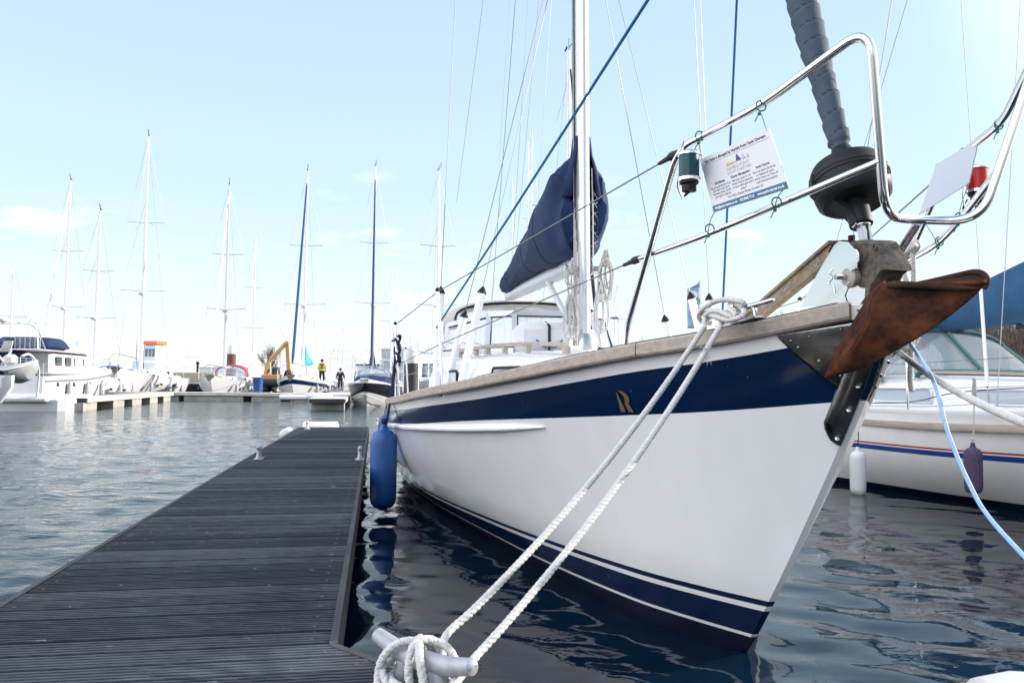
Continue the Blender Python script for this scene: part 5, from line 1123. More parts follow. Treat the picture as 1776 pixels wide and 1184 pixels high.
        for sg in (-1, 1):
            mb.tube([V((-1.0*k, sg*.7*k, 2.0*k*free)), V((-4*k, sg*1.5*k, 1.78*k)), V((-LOA+.5, sg*1.25*k, 1.7*k))], .009, 4)
            for q in (2.4, 4, 6, 8): mb.tube([V((-q*k, sg*lerp(q*k, bt_)*.97, s_(q*k))), V((-q*k, sg*lerp(q*k, bt_)*.97, s_(q*k)+.62*k))], .014, 4)
        P_(mb, 'guard_rails', steel_d)
    if boomc:
        mb = MB(); mb.loft([[V((mx-.1-LOA*.36*t, hw*math.sin(a), z0+(zt-z0)*(.5+.5*math.cos(a)))) for a in [2*math.pi*j/10 for j in range(10)]] for t, z0, zt, hw in ((0, 2.05*k, 3.7*k, .16), (.15, 2.05*k, 3.1*k, .24), (.5, 2.1*k, 2.75*k, .2), (1, 2.2*k, 2.5*k, .1))], True, True); P_(mb, 'sail_cover', boomc)
    if hoodc:
        G = [[V((x*k, -hw*k*math.cos(a), (1.5+(zt-1.5)*max(0, math.sin(a))**.6)*k*free)) for a in [math.pi*j/12 for j in range(13)]] for x, zt, hw in ((-6.2, 1.62, 1.0), (-6.9, 2.25, 1.05), (-7.9, 2.35, 1.1))]
        mb = MB(); mb.grid(G[1:]); hh = P_(mb, 'sprayhood', hoodc, solid=.02); mb = MB(); mb.grid(G[:2]); P_(mb, 'hood_window', clear, hh); mb = MB(); mb.tube([p+V((.02, 0, .01)) for p in G[1]], .05, 5); P_(mb, 'hood_trim', hoodc, hh)
    return o
HD = (.16, -1)
def bowat(px, d): p = At(px, 662, d); return (p.x, p.y)
def mastat(px, d, LOA, head=HD):     # where the bow lies for a mast standing there
    p = At(px, 662, d); h_ = V((head[0], head[1], 0)).normalized()*LOA*.40; return (p.x+h_.x, p.y+h_.y)
def hz(py, d): return 1.25+(661-py)/FPX*d
wcan = mat('white_sailcloth', (.72, .73, .75), .8); redcan = mat('red_canvas', (.32, .05, .055), .85); lbl = mat('light_blue_canvas', (.05, .32, .62), .8); blu2 = mat('deep_blue_canvas', (.010, .06, .17), .8); dkb = mat('dark_blue_canvas', (.015, .04, .11), .8)
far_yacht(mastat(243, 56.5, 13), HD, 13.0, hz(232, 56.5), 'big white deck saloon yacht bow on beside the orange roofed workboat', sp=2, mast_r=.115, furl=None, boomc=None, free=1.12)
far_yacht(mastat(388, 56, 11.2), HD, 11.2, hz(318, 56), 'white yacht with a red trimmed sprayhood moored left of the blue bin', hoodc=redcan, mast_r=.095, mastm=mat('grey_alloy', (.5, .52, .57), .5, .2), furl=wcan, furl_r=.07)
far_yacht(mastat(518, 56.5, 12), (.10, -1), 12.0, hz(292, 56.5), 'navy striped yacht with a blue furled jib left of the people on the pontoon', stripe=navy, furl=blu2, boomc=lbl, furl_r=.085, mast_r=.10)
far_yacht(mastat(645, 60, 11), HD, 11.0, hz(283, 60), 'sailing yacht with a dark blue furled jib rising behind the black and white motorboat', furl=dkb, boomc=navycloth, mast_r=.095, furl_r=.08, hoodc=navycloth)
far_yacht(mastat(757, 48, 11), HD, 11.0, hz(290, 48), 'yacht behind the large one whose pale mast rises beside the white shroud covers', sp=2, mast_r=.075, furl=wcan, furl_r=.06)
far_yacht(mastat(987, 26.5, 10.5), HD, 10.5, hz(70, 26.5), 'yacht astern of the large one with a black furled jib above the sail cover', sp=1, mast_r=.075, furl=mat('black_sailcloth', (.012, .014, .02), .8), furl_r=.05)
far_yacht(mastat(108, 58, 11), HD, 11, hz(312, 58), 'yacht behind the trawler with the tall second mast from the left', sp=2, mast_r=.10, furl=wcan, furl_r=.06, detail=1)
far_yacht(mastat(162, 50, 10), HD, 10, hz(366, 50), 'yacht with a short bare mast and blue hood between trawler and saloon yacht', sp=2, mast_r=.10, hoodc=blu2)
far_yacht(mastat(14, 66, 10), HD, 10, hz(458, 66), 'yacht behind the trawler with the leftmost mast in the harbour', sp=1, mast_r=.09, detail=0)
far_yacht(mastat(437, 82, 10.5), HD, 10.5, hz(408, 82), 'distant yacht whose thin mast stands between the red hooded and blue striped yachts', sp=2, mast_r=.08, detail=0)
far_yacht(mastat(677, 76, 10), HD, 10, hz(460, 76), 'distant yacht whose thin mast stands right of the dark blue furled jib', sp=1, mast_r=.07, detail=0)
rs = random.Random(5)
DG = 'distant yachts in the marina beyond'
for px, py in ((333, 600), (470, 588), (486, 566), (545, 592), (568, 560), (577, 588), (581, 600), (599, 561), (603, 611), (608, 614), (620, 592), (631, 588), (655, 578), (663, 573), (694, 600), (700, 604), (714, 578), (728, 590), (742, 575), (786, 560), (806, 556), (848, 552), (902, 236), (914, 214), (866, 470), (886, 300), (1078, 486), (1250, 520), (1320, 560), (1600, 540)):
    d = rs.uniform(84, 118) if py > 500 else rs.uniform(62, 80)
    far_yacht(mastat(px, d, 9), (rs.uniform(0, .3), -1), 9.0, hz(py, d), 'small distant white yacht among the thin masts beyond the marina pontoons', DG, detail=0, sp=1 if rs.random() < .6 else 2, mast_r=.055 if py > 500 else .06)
# ---- motorboat with black bow
mbx = bowat(632, 39.5); MBT = thing('motorboat', (mbx[0], mbx[1], 0), 'black and white motorboat with a navy cover, bow towards the camera', 'motorboat', rz=math.atan2(-1, .04))
bmt = [(-.1, .05), (.0, .22), (.4, .62), (1, .92), (2, 1.14), (3.5, 1.22), (7, 1.2)]; wmt = [(0, .03), (.6, .32), (1.4, .68), (2.6, .98), (4, 1.08), (7, 1.08)]; smt = [(-.1, 1.22), (1.5, 1.12), (7, 1.0)]; stm_ = [(-.3, 1.2), (0, .75), (.5, .3), (1.1, -.1)]
fm = lambda q: (lambda L_: lerp(L_, smt)*q)
blk = mat('black_gelcoat', (.012, .013, .017), .22, coat=.3)
MBp = lambda mb, n_, m_, par=None, **k: mb.build(n_, m_, par or MBT, frame='local', **k)
MBp(hull([(lambda L_: -.3, 0), (lambda L_: 0, 0), (fm(.2), 0), (lambda L_: lerp(L_, smt)*(.62-.26*min(1, max(0, L_)/2.2)), 0), (fm(.8), 1), (fm(.96), 1), (fm(1), 0)], stm_, bmt, wmt, smt, 7.0, n=24), 'hull', [mat('silver_gelcoat', (.55, .56, .56), .3), blk])
MBp(deck_grid(bmt, smt, 7, .02, .03, camber=.22), 'deck', gelf)
mb = MB(); P = [V((-L_, s_*(lerp(L_, bmt)*.80), .55-.1*L_)) for s_ in (1,) for L_ in (.1, .5, 1, 1.6, 2.2)]
for s_ in (-1, 1): mb.tube([V((-.02, s_*.03, .62)), V((-.5, s_*.42, .42)), V((-1.1, s_*.72, .28)), V((-2, s_*1.02, .16))], .022, 6)
MBp(mb, 'spray_rails', gelf)
mb = MB(); mb.loft([[V((x, hw*c_, z)) for c_, z in ((-1, z0), (-.8, z1), (0, z1+.08), (.8, z1), (1, z0))] for x, hw, z0, z1 in ((-2.3, .85, 1.18, 1.24), (-2.8, 1.0, 1.15, 1.5), (-4.2, 1.05, 1.1, 1.62), (-6.6, 1.05, 1.0, 1.45))], True, True); MBp(mb, 'cockpit_cover', navycloth)
mb = MB(); mb.tube(fillet([V((-3.3, -1.0, 1.2)), V((-3.0, -.9, 1.9)), V((-3.0, .9, 1.9)), V((-3.3, 1.0, 1.2))], .35, 5), .03, 6); mb.tube(fillet([V((-4.3, -1.0, 1.2)), V((-4.3, -.95, 2.05)), V((-4.3, .95, 2.05)), V((-4.3, 1.0, 1.2))], .3, 5), .02, 6); MBp(mb, 'arch', steel_d)
mb = MB(); G = [[V((-2.75-.75*t, (.95-.05*t)*math.sin(a), 1.45+.42*t+.08*math.cos(a))) for a in [-1.45+2.9*j/10 for j in range(11)]] for t in (0, .5, 1)]; mb.grid(G); MBp(mb, 'windscreen', clear)
mb = MB(); mb.box((-.15, 0, 1.27), (.35, .34, .16), bev=.05); mb.lathe([(.09, -.2), (.10, 0), (.09, .2)], V((-.05, 0, 1.34)), (0, 1, 0), 10); MBp(mb, 'anchor_roller', steel_d)
mb = MB(); mb.tube(cat_rom([V((-.3, -.5, 1.15)), V((-.1, -1.2, .9)), V((.3, -1.9, .6)), V((.4, -2.3, .5))], 6), .02, 5); mb.build('mooring_rope', ropeg, MBT, frame='local')
# ---- pontoons across the basin
def far_pontoon(a, b_, w, label, floats, bumper=True, name='pontoon'):
    a, b_ = V((a[0], a[1], 0)), V((b_[0], b_[1], 0)); d = (b_-a).normalized(); n_ = V((-d.y, d.x, 0)); o = thing(name, a, label, 'pontoon', 'pontoons across the basin')
    mb = MB(); q = .0
    ln = (b_-a).length; k = int(ln/.6)
    for i in range(k): mb.bar(a+d*(i*.6+.01)+V((0, 0, .47)), a+d*(i*.6+.58)+V((0, 0, .47)), w-.12, .04)
    mb.build('deck', mat('pale_deck', (.50, .47, .42), .85, var=.15, vs_=2), o)
    for s_ in (-1, 1): MB().bar(a+n_*s_*w/2+V((0, 0, .40)), b_+n_*s_*w/2+V((0, 0, .40)), .08, .17).build('edge_beam', mat('pale_beam', (.55, .52, .46), .85, var=.2, vs_=1.5), o)
    for s_ in (0, 1): e_ = a if s_ == 0 else b_; MB().bar(e_-n_*w/2+d*(.04 if s_ else -.04)+V((0, 0, .40)), e_+n_*w/2+d*(.04 if s_ else -.04)+V((0, 0, .40)), .08, .165).build('edge_beam', beam_m, o)
    for t in floats: MB().bar(a+d*(ln*t-.9)+V((0, 0, .04)), a+d*(ln*t+.9)+V((0, 0, .04)), w-.1, .52).build('float', conc, o)
    return o, d, n_
far_pontoon(Gz(118, 707, .1)[:2], (-20.9, 48.2), 1.35, 'sunlit finger pontoon leading away from the trawler on the left', (.04, .3, .5, .72, .92))
far_pontoon((-30, 50.2), (-12.2, 50.2), 2.4, 'long pale walkway pontoon across the far side of the basin', (.1, .28, .37, .5, .62, .72, .85))
PF, _, _ = far_pontoon(Gz(567, 707, .1)[:2], (-13.8, 67), 1.5, 'finger pontoon with a concrete end block beside the motorboat', (.05, .3, .6, .85))
for i, (px, py, d, ax, lab) in enumerate(((497, 689, 48.7, (1, 0, 0), 'white tubular bumper on the walkway edge under the blue striped yacht'), (547, 687, 38.0, (1, .1, 0), 'white tubular bumper on the corner of the concrete end block'))):
    c = At(px, py, d); mb = MB(); mb.lathe([(.05, -.02), (.15, 0), (.165, .06), (.165, 1.1 if i else 2.0), (.15, 1.16 if i else 2.06), (.05, 1.18 if i else 2.1)], c-V((.4, 0, 0)), ax, 14); tag(mb.build('bumper', whitefender, loc=c), lab, 'bumper', 'white pontoon bumpers')
# ---- bin, piles, lamp, flag
c = At(447, 683, 49.6); c.z = .49; BIN = thing('wheelie_bin', c, 'blue rubbish bin standing on the far walkway pontoon', 'bin'); binm = mat('blue_plastic', (.012, .06, .24), .5)
MB().box(c+V((0, 0, .45)), (.42, .5, .84), None, 1.18, bev=.04).build('body', binm, BIN); MB().box(c+V((0, 0, .92)), (.56, .64, .09), bev=.03).build('lid', binm, BIN)
for px, y0_, y1_, d, w, cap, lab, capm in ((138, 588, 655, 44, .36, 1, 'dark mooring pile with a white cone top behind the trawler', gelf), (714, 596, 662, 33, .30, .8, 'black mooring pile with a pale cap near the yacht stern', gelf), (402, 594, 645, 64, .34, .9, 'rust brown mooring pile with a white top behind the red hooded yacht', gelf)):
    a = At(px, y0_, d); o = thing('mooring_pile', (a.x, a.y, 0), lab, 'pile', 'mooring piles')
    mb = MB(); mb.lathe([(w, -.5), (w, a.z-cap)], V((a.x, a.y, 0)), (0, 0, 1), 18); mb.build('post', mat('pile_black', (.03, .03, .035), .6, var=.3, vs_=2) if px != 402 else mat('pile_brown', (.11, .045, .035), .7, var=.3, vs_=2), o)
    mb = MB(); mb.lathe([(w*1.03, a.z-cap), (w*1.03, a.z-cap*.45), (w*.2, a.z)], V((a.x, a.y, 0)), (0, 0, 1), 18); mb.build('cap', capm, o)
a = At(1065, 551, 64); LMP = thing('street_lamp', (a.x, a.y, .6), 'slim street lamp on the far quay right of the mast', 'street lamp'); mb = MB(); mb.tube([V((a.x, a.y, .6)), V((a.x, a.y, a.z))], [.07, .05], 8); mb.build('pole', steel_d, LMP); MB().lathe([(.06, -.12), (.5, 0), (.5, .1), (.06, .16)], a, (0, 0, 1), 16).build('lamp_head', alum, LMP)
f0, f1 = At(1214, 488, 24), At(1214, 570, 24); FL = thing('flag_banner', (f1.x, f1.y, .5), 'pale blue advertising flag with white lettering seen from behind, beyond the bow cleat', 'flag')
fcl = mat('flag_cloth', (.30, .42, .55), .8, var=.12, vs_=3)
G = []
for i in range(12):
    t = i/11; z = f0.z+.02-(f0.z-f1.z)*t; G.append([V((f1.x-.38*j/6*(1 if t > .08 else .25+9*t*.75/.72), f1.y+.03*math.sin(t*7+j*.8), z-.10*(j/6)*(1-t)-.02*j/6)) for j in range(7)])
flag = MB().grid(G).build('cloth', fcl, FL, solid=.004); mb = MB(); mb.tube([V((f1.x+.015, f1.y, .5)), V((f1.x+.015, f1.y, f0.z+.06))], .014, 6); mb.build('pole', alum, FL)
mb = MB(); o_ = V((f1.x-.19, f1.y-.045, f0.z-.40)); mb.add([o_+V((.115*math.cos(t), 0, .125*math.sin(t))) for t in [2*math.pi*k/24 for k in range(24)]], [tuple(range(24))]); mb.build('roundel', white_line, flag)
mb = MB(); mb.add([o_+V((x*.1, -.002, z*.1)) for x, z in ((-.2, -.4), (-.2, .7), (-.75, -.4))], [(0, 1, 2)]); mb.add([o_+V((x*.1, -.002, z*.1)) for x, z in ((-.1, -.4), (-.1, .45), (.5, -.4))], [(0, 1, 2)]); mb.build('sail_mark', fcl, flag)
mb = MB(); put_text(mb, 'Hamble', .105, V((f1.x-.19, f1.y-.05, f0.z-.80)), V((-1, 0, -.25)), V((0, 0, 1)), bold=.002); mb.build('lettering', white_line, flag); mb = MB(); put_text(mb, 'Point', .105, V((f1.x-.19, f1.y-.05, f0.z-.99)), V((-1, 0, -.25)), V((0, 0, 1)), bold=.002); mb.build('lettering', white_line, flag)
far_pontoon((f1.x-.2, f1.y-3), (f1.x-.7, f1.y+9), 1.6, 'narrow pontoon under the advertising flag, mostly behind the large yacht', (.1, .5, .9))
# ================================================================ TRAWLER, DINGHY, WORKBOAT
TX, TY = -22.1, 34.5; TR_ = thing('motor_yacht', (TX, TY, 0), 'white trawler yacht with navy canvas on its flybridge and a radar arch, at the left', 'motor yacht', rz=R(98))
# local x forward (away from the camera), y to the left
def tp(mb, n_, m_, par=None, **k):
    mb.v = [V((p.x, p.y, p.z if p.z < 1.5 else 1.5+(p.z-1.5)*.66)) for p in mb.v]; return mb.build(n_, m_, par or TR_, frame='local', **k)
tb = [(0, .08), (.5, .8), (1.5, 1.45), (3, 1.9), (6, 2.1), (11.5, 1.95)]; tw = [(0, .05), (1, .7), (3, 1.5), (6, 1.85), (10.8, 1.75)]; ts = [(0, 2.1), (3, 1.75), (7, 1.45), (11.5, 1.35)]; tst = [(-.4, 2.2), (0, 1.7), (.5, .8), (.9, 0), (1, -.4)]
ft = lambda q: (lambda L_: lerp(L_, ts)*q)
hm = hull([(lambda L_: -.4, 1), (lambda L_: .16, 1), (ft(.20), 0), (ft(.25), 2), (ft(.5), 0), (ft(.8), 0), (ft(1), 0)], tst, tb, tw, ts, 11.5, n=24, stern_rake=0)
hm.v = [V((p.x+11.5, p.y, p.z)) for p in hm.v]; tp(hm, 'hull', [gelf, anti, mat('dark_line', (.03, .05, .1), .4)])
mb = deck_grid(tb, ts, 11.5, .05, .03); mb.v = [V((p.x+11.5, p.y, p.z)) for p in mb.v]; tp(mb, 'deck', deckw)
for x_ in (1.5, 3.2, 5.0, 7.0):
    for sg in (-1, 1):
        y_ = sg*(lerp(11.5-x_, tb)*.97); mb = MB(); mb.lathe([(.16, -.06), (.17, .05), (.13, .06)], V((x_, y_, 1.05)), (0, sg, .15), 14); tp(mb, 'porthole', glassd)
for sg in (-1, 1):
    mb = MB(); mb.tube([V((11.5-L_, sg*(lerp(L_, tb)*.985+.02), lerp(L_, ts)*.84)) for L_ in [.1+11.2*i/24 for i in range(25)]], .05, 6); tp(mb, 'rubbing_strake', mat('grey_rubber', (.16, .16, .17), .6))
for x_ in (2.4, 4.4, 6.4):
    mb = MB(); mb.lathe([(.03, -.36), (.12, -.28), (.13, .24), (.05, .34), (.02, .4)], V((x_, -(lerp(11.5-x_, tb)+.13), .75)), (0, 0, 1), 8); tp(mb, 'fender', mat('grey_fender', (.33, .35, .38), .5))
mb = MB(); mb.box((-.35, 0, .42), (.8, 3.4, .10), bev=.04); tp(mb, 'swim_platform', deckw)
cab = MB(); cab.box((4.4, 0, 2.2), (5.2, 3.1, 1.55), None, .96, bev=.12); cabo = tp(cab, 'cabin', gelf)
for x, w_ in ((2.6, .8), (3.7, .8), (4.8, .8), (5.9, .7)):
    for sg in (-1, 1): tp(MB().box((x, sg*1.56, 2.35), (w_*.8, .03, .62), bev=.01), 'window', winw if x > 4 else glassd, cabo)
mb = MB(); mb.box((1.77, 0, 1.95), (.03, 1.0, 1.2)); tp(mb, 'door', glassd, cabo)
fd_ = tp(MB().box((3.2, 0, 3.02), (6.2, 3.5, .10), bev=.04), 'fly_deck', gelf)
tp(MB().box((4.6, 0, 3.35), (2.0, 3.0, .6), None, .9, bev=.1), 'fly_coaming', gelf)
for c_, s_ in (((1.2, .75, 3.42), (1.5, 1.3, .75)), ((3.0, -.2, 3.55), (2.2, 2.7, .85)), ((1.0, -1.0, 3.35), (.9, .9, .62)), ((2.0, 1.4, 3.3), (1.2, .5, .5))): tp(MB().box(c_, s_, None, .85, bev=.2), 'canvas_cover', navycloth)
tp(MB().box((.85, .2, 2.55), (1.0, 2.4, .8), None, .9, bev=.12), 'canvas_cover', navycloth)
mb = MB(); mb.tube(fillet([V((.6, -1.45, 3.05)), V((.9, -1.3, 4.35)), V((.9, -1.0, 4.75)), V((.9, 1.0, 4.75)), V((.9, 1.3, 4.35)), V((.6, 1.45, 3.05))], .25, 4), .03, 7); mb.tube([V((1.7, -1.35, 3.05)), V((.95, -1.28, 4.4))], .025, 6); mb.tube([V((1.7, 1.35, 3.05)), V((.95, 1.28, 4.4))], .025, 6); mb.tube(fillet([V((.9, -.9, 4.75)), V((1.2, -.9, 5.3)), V((1.2, .9, 5.3)), V((.9, .9, 4.75))], .12, 3), .018, 6); ar = tp(mb, 'arch', steel_d)
mb = MB(); mb.lathe([(.05, 0), (.28, .05), (.30, .2), (.14, .32)], V((.9, .15, 4.86)), (0, 0, 1), 14); mb.tube([V((.9, .15, 4.76)), V((.9, .15, 4.9))], .05, 6); tp(mb, 'radar', gelf, ar)
mb = MB()
for y in (-1.2, -.5): mb.lathe([(.02, 0), (.07, .04), (.02, .1)], V((.9, y, 4.8)), (0, 0, 1), 8)
tp(mb, 'antenna', gelf, ar)
for c_, s_ in (((-.05, -1.3, 3.45), (1.0, .75)), ((-.02, -.9, 2.0), (1.2, .9))):     # stern rail panels and ladders
    mb = MB(); x, y, z = c_
    for i in range(6): mb.tube([V((x, y-s_[0]/2+s_[0]*i/5, z-s_[1]/2)), V((x, y-s_[0]/2+s_[0]*i/5, z+s_[1]/2))], .016, 5)
    for i in range(6): mb.tube([V((x, y-s_[0]/2, z-s_[1]/2+s_[1]*i/5)), V((x, y+s_[0]/2, z-s_[1]/2+s_[1]*i/5))], .016, 5)
    tp(mb, 'rail_panel', gelf)
mb = MB()
for sg in (-1, 1):
    mb.tube([V((.2, sg*1.85, 2.1)), V((6, sg*2.0, 2.2)), V((9.5, sg*1.4, 2.75)), V((11.5, sg*.15, 2.95))], .02, 5)
    for x in (.2, 2, 4, 6, 7.5, 9, 10.3): L_ = 11.5-x; y = sg*lerp(L_, tb)*.96; z = lerp(L_, ts); mb.tube([V((x, y, z)), V((x, y, z+.75))], .016, 5)
tp(mb, 'guard_rails', steel_d)
mb = MB()
for k in range(7): mb.tube(cat_rom([V((-.15, -.75+.05*k, 3.55)), V((-.2, -.72+.06*k, 3.1)), V((-.15, -.62+.06*k, 2.85))], 4), .03, 5)
tp(mb, 'rope_hank', ropem)
DG_ = At(18, 650, 29.5); DN = thing('dinghy', DG_, 'grey inflatable dinghy hung on davits in front of the trawler at the left edge', 'dinghy'); gd = mat('grey_hypalon', (.34, .36, .38), .6)
mb = MB(); rings = []
for i, (t, w_, zb, zt) in enumerate(((-1.9, .7, -.22, .28), (-.5, .78, -.30, .30), (.35, .75, -.30, .34), (.72, .5, -.16, .44), (.90, .2, .12, .52), (.96, .06, .3, .56))):
    rings.append([DG_+V((t, w_*y_, zb+(zt-zb)*z_)) for y_, z_ in ((-.25, 0), (-.85, .42), (-1, .72), (-.85, 1), (.85, 1), (1, .72), (.85, .42), (.25, 0))])
mb.loft(rings, True, True); mb.build('hull', gd, DN, ang=30)
mb = MB(); mb.tube([DG_+V((t, -w_, z)) for t, w_, z in ((-1.9, .74, .12), (-.4, .82, .13), (.35, .79, .17), (.72, .54, .30), (.93, .18, .46))], .03, 6); mb.tube([DG_+V((-1.2, -.80, .22)), DG_+V((-.2, -.84, .22))], .02, 5); mb.build('rubbing_strip', gelf, DN)
mb = MB(); mb.box(DG_+V((.05, -.1, .55)), (.45, .35, .4), bev=.1); mb.tube([DG_+V((-.1, -.1, .5)), DG_+V((.05, -.1, .9))], .05, 6); mb.build('outboard', gelf, DN)
q = MB(); put_text(q, 'Grand', .17, DG_+V((-.35, -.77, .13)), V((1, 0, 0)), V((0, 0, 1))); q.build('lettering', mat('dark_ink', (.06, .07, .09), .5), DN)
# near left: bow of another white boat just entering the frame, with davits for the dinghy
lb = At(0, 670, 17.8); LY = thing('motorboat', (lb.x, lb.y, 0), 'white boat whose rounded bow just enters the frame at the left edge', 'motorboat', rz=R(-6))
lbt = [(-.1, .05), (.1, .35), (.5, .75), (1.5, 1.25), (3, 1.5), (8, 1.5)]; lwt = [(0, .03), (.6, .4), (2, .95), (4, 1.3), (8, 1.3)]; lst = [(-.1, 1.32), (8, 1.15)]; lstm = [(-.14, 1.32), (-.02, .9), (.22, .45), (.62, .05), (1.0, -.3)]
fl_ = lambda q: (lambda L_: lerp(L_, lst)*q)
hull([(lambda L_: -.3, 0), (lambda L_: .0, 0), (fl_(.25), 0), (fl_(.50), 0), (fl_(.54), 1), (fl_(.8), 0), (fl_(1), 0)], lstm, lbt, lwt, lst, 8, n=24).build('hull', [gelf, mat('lavender_line', (.22, .24, .42), .4)], LY, frame='local')
deck_grid(lbt, lst, 8, .03, .03, camber=.15).build('deck', deckw, LY, frame='local')
mb = MB(); mb.loft([[V((x, hw*c_, z)) for c_, z in ((-1, 1.2), (-.8, z1), (.8, z1), (1, 1.2))] for x, hw, z1 in ((-2.4, .8, 1.3), (-3.0, 1.0, 1.75), (-6, 1.1, 1.9))], True, True); mb.build('cabin', gelf, LY, frame='local')
mb = MB(); mb.tube(fillet([V((-2.2, -1.2, 1.25)), V((-1.6, -1.0, 1.85)), V((-.1, 0, 1.95)), V((-1.6, 1.0, 1.85)), V((-2.2, 1.2, 1.25))], .3, 4), .018, 6); mb.build('bow_rail', steel_d, LY, frame='local')
mb = MB(); dv = DG_+V((-1.3, .2, 0))
for x in (-.9, .35): mb.tube(cat_rom([DG_+V((x-.3, 1.6, -1.0)), DG_+V((x-.2, 1.5, .2)), DG_+V((x, .6, .75)), DG_+V((x+.05, .0, .7))], 5), .045, 8)
mb.tube([DG_+V((-.9, 0, .7)), DG_+V((-.9, 0, .2))], .012, 5); mb.tube([DG_+V((.35, 0, .7)), DG_+V((.35, 0, .2))], .012, 5)
mb.box(DG_+V((-1.2, 2.2, -.95)), (3.4, 1.4, .25), bev=.08); mb.box(DG_+V((-1.2, 3.0, -1.2)), (4.4, 2.6, .9), bev=.2)
DV = tag(mb.build('davit_platform', gelf, loc=DG_+V((-1.2, 2.2, -1.2))), 'white stern platform and curved davit arms holding up the grey dinghy', 'davits')
# orange roofed workboat behind the saloon yacht
wb0 = At(263, 645, 62); WB = thing('workboat', (wb0.x, wb0.y, 0), 'white workboat with an orange roofed wheelhouse behind the saloon yacht', 'workboat', rz=R(170)); WB.scale = (.44, .46, 1.0)
wp = lambda mb, n_, m_, par=None, **k: mb.build(n_, m_, par or WB, frame='local', **k)
hm = hull([(lambda L_: -.4, 1), (lambda L_: .2, 1), (lambda L_: .7, 0), (lambda L_: 1.3, 0), (lambda L_: lerp(L_, [(0, 2.0), (9, 1.5)]), 0)], [(-.4, 2), (.5, .4), (.9, -.4)], [(0, .2), (1.5, 1.6), (9, 1.8)], [(0, .05), (2, 1.3), (9, 1.6)], [(0, 2.0), (9, 1.5)], 9, n=14); hm.v = [V((p.x+4.5, p.y, p.z)) for p in hm.v]; wp(hm, 'hull', [gelf, anti])
dk = MB().box((0, 0, 1.52), (8.6, 3.0, .05)); wp(dk, 'deck', deckw)
wh = wp(MB().box((-.4, 0, 2.75), (2.2, 2.5, 2.4), None, .92, bev=.08), 'wheelhouse', mat('pale_blue_paint', (.55, .62, .72), .4))
orr = mat('orange_paint', (.75, .17, .05), .5)
wp(MB().box((-.4, 0, 4.05), (2.9, 2.9, .28), bev=.05), 'roof', orr, wh)
for x in (-1.05, -.4, .3):
    for sg in (-1, 1): wp(MB().box((x, sg*1.19, 3.3), (.5, .06, .6), bev=.02), 'window', glassd, wh)
mb = MB(); mb.tube([V((-.2, 0, 4.2)), V((-.1, 0, 7.4))], .05, 6)
for z, w_ in ((5.2, .5), (6.0, .4), (6.8, .6), (7.3, .3)): mb.tube([V((-.15, 0, z)), V((-.15-w_, .1, z))], .025, 5); mb.box((-.15-w_, .1, z+.08), (.12, .12, .16))
wp(mb, 'signal_mast', steel_d)
wp(MB().box((2.2, 0, 2.1), (1.6, 2.2, 1.2), bev=.06), 'deckhouse', mat('pale_blue_paint', (.55, .62, .72), .4))
mb = MB(); mb.tube([V((2.6, .6, 2.7)), V((2.6, .6, 4.4))], .10, 8); mb.tube([V((1.9, -.5, 2.7)), V((1.9, -.5, 4.2))], .07, 8); mb.box((1.3, 0, 3.1), (.9, .9, .8)); wp(mb, 'funnels', gelf)
# ================================================================ QUAYSIDE
yel = mat('machine_yellow', (.50, .27, .09), .5, var=.15, vs_=1.5)
ex0 = At(474, 664, 78); EX = thing('excavator', (ex0.x, ex0.y, .6), 'orange long reach excavator with its arm folded over the quay', 'excavator')
base = V((ex0.x, ex0.y, .6)); ep = lambda mb, n_, m_, par=None, **k: mb.build(n_, m_, par or EX, **k)
for s_ in (-1, 1):
    mb = MB(); mb.tube([base+V((-.9, s_*1.0, .4)), base+V((.9, s_*1.0, .4))], .4, 12); ep(mb, 'track', rubber)
cabx = ep(MB().box(base+V((-.1, 0, .95)), (1.7, 1.8, .6), bev=.08), 'body', yel); ep(MB().box(base+V((.35, -.45, 1.5)), (.7, .8, .9), None, .9, bev=.06), 'cab', glassd)
def eat(px, py): return At(px, py, 78)
mb = MB()
for a, b_, w0 in ((eat(461, 652), eat(466, 628), .34), (eat(466, 628), eat(497, 594), .26)): mb.bar(a, b_, .45, w0)
ep(mb, 'boom', yel); ep(MB().bar(eat(498, 592), eat(501, 643), .28, .32, up=(1, 0, 0)), 'stick', yel); mb = MB(); mb.tube([eat(468, 622), eat(496, 590)], .08, 6); mb.tube([eat(469, 655), eat(468, 626)], .10, 6); ep(mb, 'hydraulic_ram', steel_d); ep(MB().box(eat(500, 648), (.8, .7, .7), None, .7, bev=.08), 'bucket', rust_d)
bg0 = At(336, 664, 70); BG = thing('work_barge', (bg0.x, bg0.y, 0), 'dark work barge with a beige cargo box moored beyond the saloon yacht', 'barge'); MB().box(V((bg0.x, bg0.y, .35)), (5.5, 3, 1.2), None, 1.05, bev=.1).build('hull', blk, BG); MB().box(V((bg0.x-.1, bg0.y, 1.45)), (4.6, 2.4, .9), bev=.05).build('cargo_box', mat('beige_paint', (.42, .37, .27), .7), BG); mb = MB(); mb.tube([V((bg0.x+.3, bg0.y, 1.9)), V((bg0.x+.3, bg0.y, 2.6))], .10, 6); mb.sphere(V((bg0.x+.3, bg0.y, 2.7)), .16, 8, 6); mb.build('bollard', black, BG)
